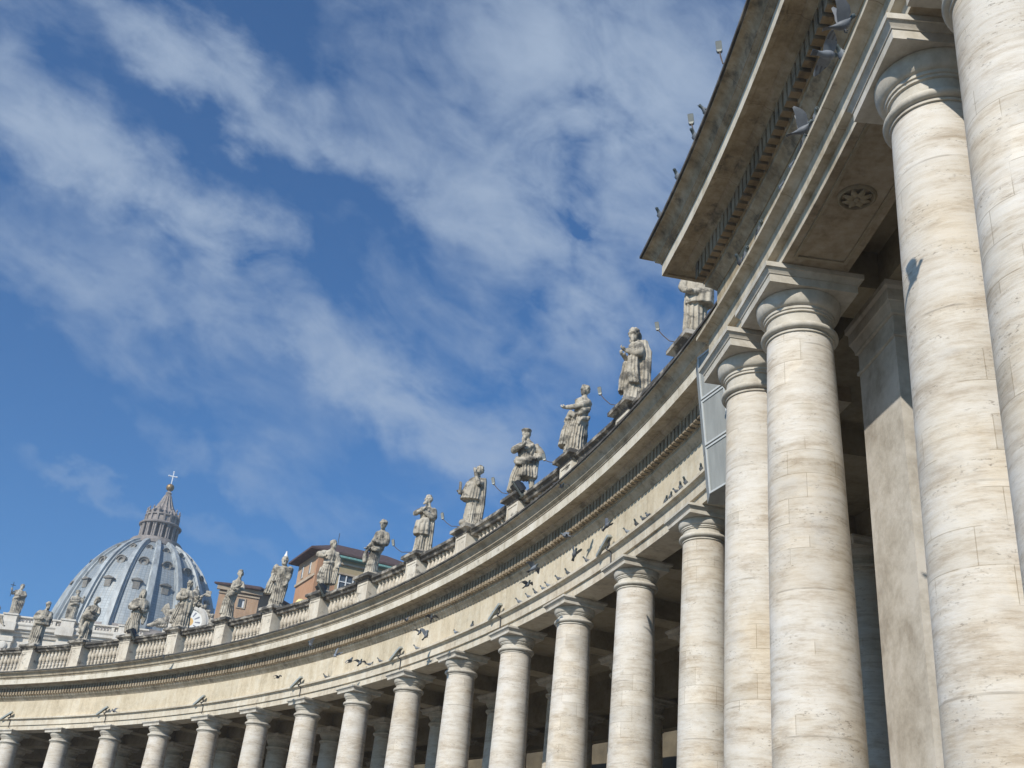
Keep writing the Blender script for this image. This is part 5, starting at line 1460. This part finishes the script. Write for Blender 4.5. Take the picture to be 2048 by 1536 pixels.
# ------------------------------------------------------------------ small lamps on bent rods between the statues
rodk = None
def rod_lamp(i_end, i_head, dz_end, dz_head, p, label):
    global rodk
    a = cp(i_end, p, dz_end); h = cp(i_head, p, dz_head)
    root = empty('rod_lamp', a, 0, label, 'lamp', 'small lamps on bent rods above the balustrade')
    v = h - a
    bm = new(); tube(bm, [(0, 0, 0), v * 0.55 + Vector((0, 0, -0.20)), v * 0.80 + Vector((0, 0, -0.12)), v], 0.017, 6)
    r_ = obj('rod', bm, M['rod'], root)
    bm = new()
    d = (v.normalized() * 0.5 + Vector((0, 0, 0.86))).normalized()
    s_ = d.cross(Vector((0.3, 1, 0))).normalized(); t = d.cross(s_)
    def rc(k, w, th_): return [v + d * k + s_ * a_ * w + t * b_ * th_ for a_, b_ in ((-1, -1), (1, -1), (1, 1), (-1, 1))]
    loft(bm, [rc(-0.04, 0.04, 0.03), rc(0.02, 0.065, 0.045), rc(0.33, 0.07, 0.045), rc(0.37, 0.05, 0.03)])
    bmesh.ops.recalc_face_normals(bm, faces=bm.faces[:])
    obj('lamp_head', bm, M['lamp_pale'], root)
STN = {7: 'wreathed leaning statue', 8: 'statue with clasped hands', 9: 'statue touching its lips', 10: 'bearded statue in a flat cap', 11: 'young statue stretching an arm', 12: 'hooded statue in a long cloak', 6: 'belted statue with spread elbows'}
for i, dh in ((7, 7.62), (8, 7.72), (9, 7.95), (10, 7.35), (11, 8.2), (12, 8.42)):
    rod_lamp(i + 0.86, i + 0.41, 6.72, dh, 0.35, 'small lamp on a bent rod behind the %s' % STN[i])
rod_lamp(15.42, 15.30, 6.35, 7.25, 3.6, 'higher of two small rod lamps above the near cornice edge')
rod_lamp(14.98, 14.82, 6.1, 7.05, 3.6, 'lower of two small rod lamps above the near cornice edge')
# dark floodlights at the feet of two statues
for i, lab in ((10, 'black floodlight at the feet of the statue in a flat cap'), (6, 'black floodlight at the feet of the belted statue'), (2, 'black floodlight on the balustrade right of the veiled statue')):
    loc = cp(i + 0.13, 0.62, 6.40)
    root = empty('spotlight', loc, rz_at(i) - 0.2, lab, 'floodlight', 'black floodlights at the feet of statues')
    bm = new()
    Mx = Matrix.Rotation(radians(38), 4, 'X')
    loft(bm, [[Mx @ Vector((x * s_, y, z * s_)) for x, z in ((-0.33, -0.05), (0.33, -0.05), (0.33, 0.42), (-0.33, 0.42))] for y, s_ in ((-0.22, 1.0), (-0.06, 1.0), (0.14, 0.55))])
    bmesh.ops.recalc_face_normals(bm, faces=bm.faces[:])
    obj('lamp_body', bm, M['lamp_dark'], root)
    bm = new()
    box(bm, 0.30, 0.40, -0.34, -0.28, -0.30, 0.46, Mx); box(bm, -0.40, 0.40, -0.1, 0.0, -0.36, -0.30)
    obj('bracket', bm, M['lamp_pale'], root)
# yellow cover on the balustrade
bm = new(); lathe(bm, [(0.36, 0.0), (0.34, 0.12), (0.24, 0.34), (0.16, 0.44), (0.05, 0.48)], 16)
o = obj('lamp_cover', bm, M['yellow'], None, cp(5.42, -0.05, 6.24), 0, smooth=60); setp(o, 'pale yellow conical cover on the balustrade rail right of the gull statue', 'cover')

# ------------------------------------------------------------------ pigeons
def bird_bm(pose):
    """-Y is forward; about 0.33 m long, one continuous skinned body"""
    bm = new()
    up_ = {'perch': 0.55, 'fly': 0.10, 'land': 0.45}[pose]
    sp = [(-0.185, 0.085 + up_ * 0.10, 0.030, 0.034), (-0.155, 0.085 + up_ * 0.10, 0.040, 0.042), (-0.12, 0.055 + up_ * 0.07, 0.040, 0.044), (-0.08, 0.02 + up_ * 0.02, 0.062, 0.066), (-0.02, 0.0, 0.078, 0.080), (0.05, -0.005, 0.072, 0.066), (0.11, -0.01, 0.050, 0.040), (0.16, -0.012, 0.040, 0.022), (0.22, -0.018, 0.045, 0.010), (0.30, -0.03, 0.055, 0.006)]
    rr = []
    for y, z, rx, rz_ in sp:
        rr.append([Vector((rx * cos(a), y, z + rz_ * sin(a))) for a in [2 * pi * k / 14 for k in range(14)]])
    loft(bm, rr)
    yb, zb = -0.185, 0.085 + up_ * 0.10
    loft(bm, [[Vector((r * cos(a), yb - d_, zb - 0.004 + r * sin(a))) for a in [2 * pi * k / 6 for k in range(6)]] for r, d_ in ((0.012, -0.02), (0.010, 0.012), (0.002, 0.035))])
    def wing(s, pts, th_=0.008):
        rr = []
        for x, yf, yr, z in pts:
            rr.append([Vector((s * x, yf, z)), Vector((s * x, (yf * 2 + yr) / 3, z + 0.016)), Vector((s * x, (yf + yr * 2) / 3, z + 0.010)), Vector((s * x, yr, z - 0.004)), Vector((s * x, (yf + yr * 2) / 3, z - th_)), Vector((s * x, (yf * 2 + yr) / 3, z - th_))])
        loft(bm, rr)
    for s in (-1, 1):
        if pose == 'perch':
            wing(s, [(0.055, -0.09, 0.12, 0.035), (0.075, -0.085, 0.19, 0.015), (0.082, -0.05, 0.235, -0.005), (0.070, 0.02, 0.24, -0.02)])
        elif pose == 'fly':
            wing(s, [(0.03, -0.09, 0.09, 0.04), (0.12, -0.12, 0.10, 0.085), (0.20, -0.115, 0.085, 0.11), (0.27, -0.06, 0.09, 0.10), (0.33, 0.0, 0.095, 0.07), (0.37, 0.05, 0.085, 0.045)])
        else:
            wing(s, [(0.03, -0.08, 0.08, 0.05), (0.08, -0.12, 0.09, 0.15), (0.12, -0.11, 0.08, 0.24), (0.15, -0.06, 0.09, 0.32), (0.165, 0.0, 0.10, 0.37), (0.17, 0.05, 0.10, 0.40)])
    if pose != 'fly':
        for s in (-1, 1):
            tube(bm, [(s * 0.03, -0.01, -0.05), (s * 0.03, -0.02, -0.105)], 0.008, 6)
            for a in (-0.5, 0, 0.5): tube(bm, [(s * 0.03, -0.02, -0.104), (s * 0.03 + 0.03 * sin(a), -0.055, -0.108)], 0.005, 5)
    bmesh.ops.recalc_face_normals(bm, faces=bm.faces[:])
    return bm
BIRD = {}
for pose in ('perch', 'fly', 'land'):
    bm = bird_bm(pose); me = bpy.data.meshes.new('pigeon'); bm.to_mesh(me); bm.free()
    me.materials.append(M['pigeon']); shade(me, 60); BIRD[pose] = me
rb = random.Random(5)
def pigeon(loc, yaw, label, pose='perch', pitch=0.0, roll=0.0, s=1.0, group='grey pigeons around the colonnade'):
    o = bpy.data.objects.new('pigeon', BIRD[pose]); COL.objects.link(o)
    o.location = loc; o.rotation_euler = (pitch, roll, yaw); o.scale = (s, s, s)
    setp(o, label, 'pigeon', group)
PERCH = [9.06, 9.37, 10.25, 10.42, 10.55, 10.68, 10.77, 10.96, 11.12, 11.67, 12.12, 12.27, 12.38, 12.45, 12.72, 12.79, 12.89, 12.95, 13.03, 13.25, 6.47, 7.36, 7.57, 8.30, 9.80, 11.45]
PERCH.sort()
bays = {}
for i in PERCH: bays.setdefault(int(i), []).append(i)
CNT = ['', '', 'two', 'three', 'four', 'five', 'six', 'seven', 'eight']
def place_word(k, n):
    return 'leftmost' if k == 0 else ('rightmost' if k == n - 1 else ORD[k] + ' from left')
for b, lst in bays.items():
    for k, i in enumerate(lst):
        where = 'between the %s and %s columns' % (ORD[b], ORD[b + 1]) if b < 13 else 'beside the loudspeaker'
        if len(lst) == 1: lab = 'lone pigeon perched on the architrave ledge ' + where
        else: lab = '%s of %s pigeons perched on the ledge %s' % (place_word(k, len(lst)), CNT[len(lst)], where)
        pigeon(cp(i, 0.60, 1.51 + 0.09), rz_at(i) + rb.choice([-1.3, -0.7, 0.6, 1.2, 0, 2.6]) + rb.uniform(-.3, .3), lab, 'perch', 0, 0, rb.uniform(0.78, 0.92))
FLY = [(11.27, 1.25, 'fly'), (11.17, 0.79, 'fly'), (12.03, 0.66, 'land'), (12.6, 0.72, 'land'), (11.85, 1.55, 'fly'), (6.05, 1.47, 'fly'), (7.24, 1.75, 'land'), (7.6, 1.22, 'fly'), (6.65, 2.71, 'land'), (9.03, 1.29, 'fly'), (9.18, 1.0, 'land'), (8.71, 2.13, 'fly'), (9.25, 1.69, 'fly'), (7.82, 0.97, 'fly'), (11.71, 3.53, 'fly'), (3.4, 4.0, 'fly'), (2.6, 1.1, 'fly')]
FL = ['flying level in front of the frieze above the capital of the twelfth column', 'flying just above the ledge between the eleventh and twelfth columns', 'landing wings raised at the ledge beside the twelfth column floodlight',
      'landing wings raised against the frieze left of the loudspeaker', 'flying wings spread below the dentils above the twelfth column', 'flying wings spread in front of frieze above the seventh column',
      'wings raised in front of the frieze right of the seventh column floodlight', 'gliding close to the ledge left of the ninth column floodlight', 'wings raised under the dentils between the seventh and eighth columns',
      'flying in front of the frieze above the tenth column', 'flapping wings up just right of the tenth column', 'flying under the dentils left of the tenth column', 'flying highest over the frieze right of the tenth column',
      'flying low near the ninth column, wings spread', 'flying white-lit against the gutter below the statue in a flat cap', 'flying alone in front of the cornice left of the belted statue', 'flying alone before the architrave far to the left']
for (i, dzf, pose), lab in zip(FLY, FL):
    pigeon(cp(i, 2.2, dzf), rz_at(i) + rb.uniform(-2.2, 2.2), 'grey pigeon ' + lab, pose, rb.uniform(-.5, .3), rb.uniform(-.6, .6), rb.uniform(0.78, 0.95))
# on and around the near cornice
for k, (i, dzp) in enumerate(((16.46, 0), (16.13, 0), (16.0, 0), (15.87, 0), (15.74, 0), (15.43, 0), (15.24, 0), (15.19, 0))):
    n_ = 'pigeon on the shaded ledge under the near dentils, ' + ('highest of the row' if k == 0 else 'lowest of the row' if k == 7 else '%s from the top' % ORD[k])
    pigeon(cp(i, 3.00, 1.51 + PZ + 0.10), rz_at(i) + rb.choice([-1.5, 1.4, 0.4]), n_, 'perch', 0, 0, 1.0, 'pigeons on the near portico')
for (i, p, dzp, yaw, pose, lab) in ((17.20, 4.2, -1.01, 1.4, 'land', 'large near pigeon flapping under the cornice at the top edge'), (17.06, 4.2, -0.86, 1.75, 'fly', 'large near pigeon gliding left under the cornice, wings spread'), (16.64, 4.0, -0.39, 1.2, 'land', 'dark near pigeon with white wing fluttering by the shaded ledge')):
    pigeon(cp(i, p, dzp), yaw, lab, pose, -0.1, 0.5 if pose == 'fly' else -0.3, 0.8, 'pigeons on the near portico')
for k, (i, p_) in enumerate(((15.46, 4.08), (15.28, 4.08), (14.98, 4.08), (14.66, 4.08))):
    pigeon(cp(i, p_, 4.25 + PZ + 0.12), rz_at(i) + (0.5 if k else 0.0), 'pigeon on the gutter edge of the near cornice, %s' % ('highest against the sky' if k == 0 else 'second from the top' if k == 1 else 'third from the top' if k == 2 else 'lowest near the corner'), 'perch', 0, 0, 1.0, 'pigeons on the near portico')
pigeon(Vector((4.44, 30.07, 17.36)), 2.2, 'pigeon swooping with raised wings right of the hooded cloaked statue', 'land', -0.9, 0.4, 1.5)
pigeon(Vector((3.72, 32.6, 17.32)), 1.0, 'pigeon on the gutter edge below the hooded statue pedestal', 'perch', 0, 0, 1.2)
# gull on the head of a statue
gl, gv = gull_head
o = bpy.data.objects.new('gull', BIRD['perch'].copy()); COL.objects.link(o)
o.data.materials.clear(); o.data.materials.append(M['gull'])
hd = Matrix.Rotation(-gv, 4, 'Z') @ Vector((0.07, -0.03, 3.12))
o.location = gl + hd; o.rotation_euler = (-0.85, 0, -gv - 0.5); o.scale = (1.35,) * 3
setp(o, 'white gull standing on the head of a broad-shouldered statue', 'gull')
# ------------------------------------------------------------------ faint haze over the square
bm = new(); box(bm, -420, 160, -60, 520, -2.2, 150)
hz = obj('haze', bm, None); setp(hz, kind='stuff')
mh = bpy.data.materials.new('haze_air'); mh.use_nodes = True
T = NT(mh.node_tree); T.n.clear()
o_ = T.node('ShaderNodeOutputMaterial'); v_ = T.node('ShaderNodeVolumePrincipled')
v_.inputs['Color'].default_value = (0.92, 0.96, 1.0, 1)
v_.inputs['Density'].default_value = 0.0004
v_.inputs['Anisotropy'].default_value = 0.2
T.l.new(v_.outputs[0], o_.inputs['Volume'])
hz.data.materials.append(mh)
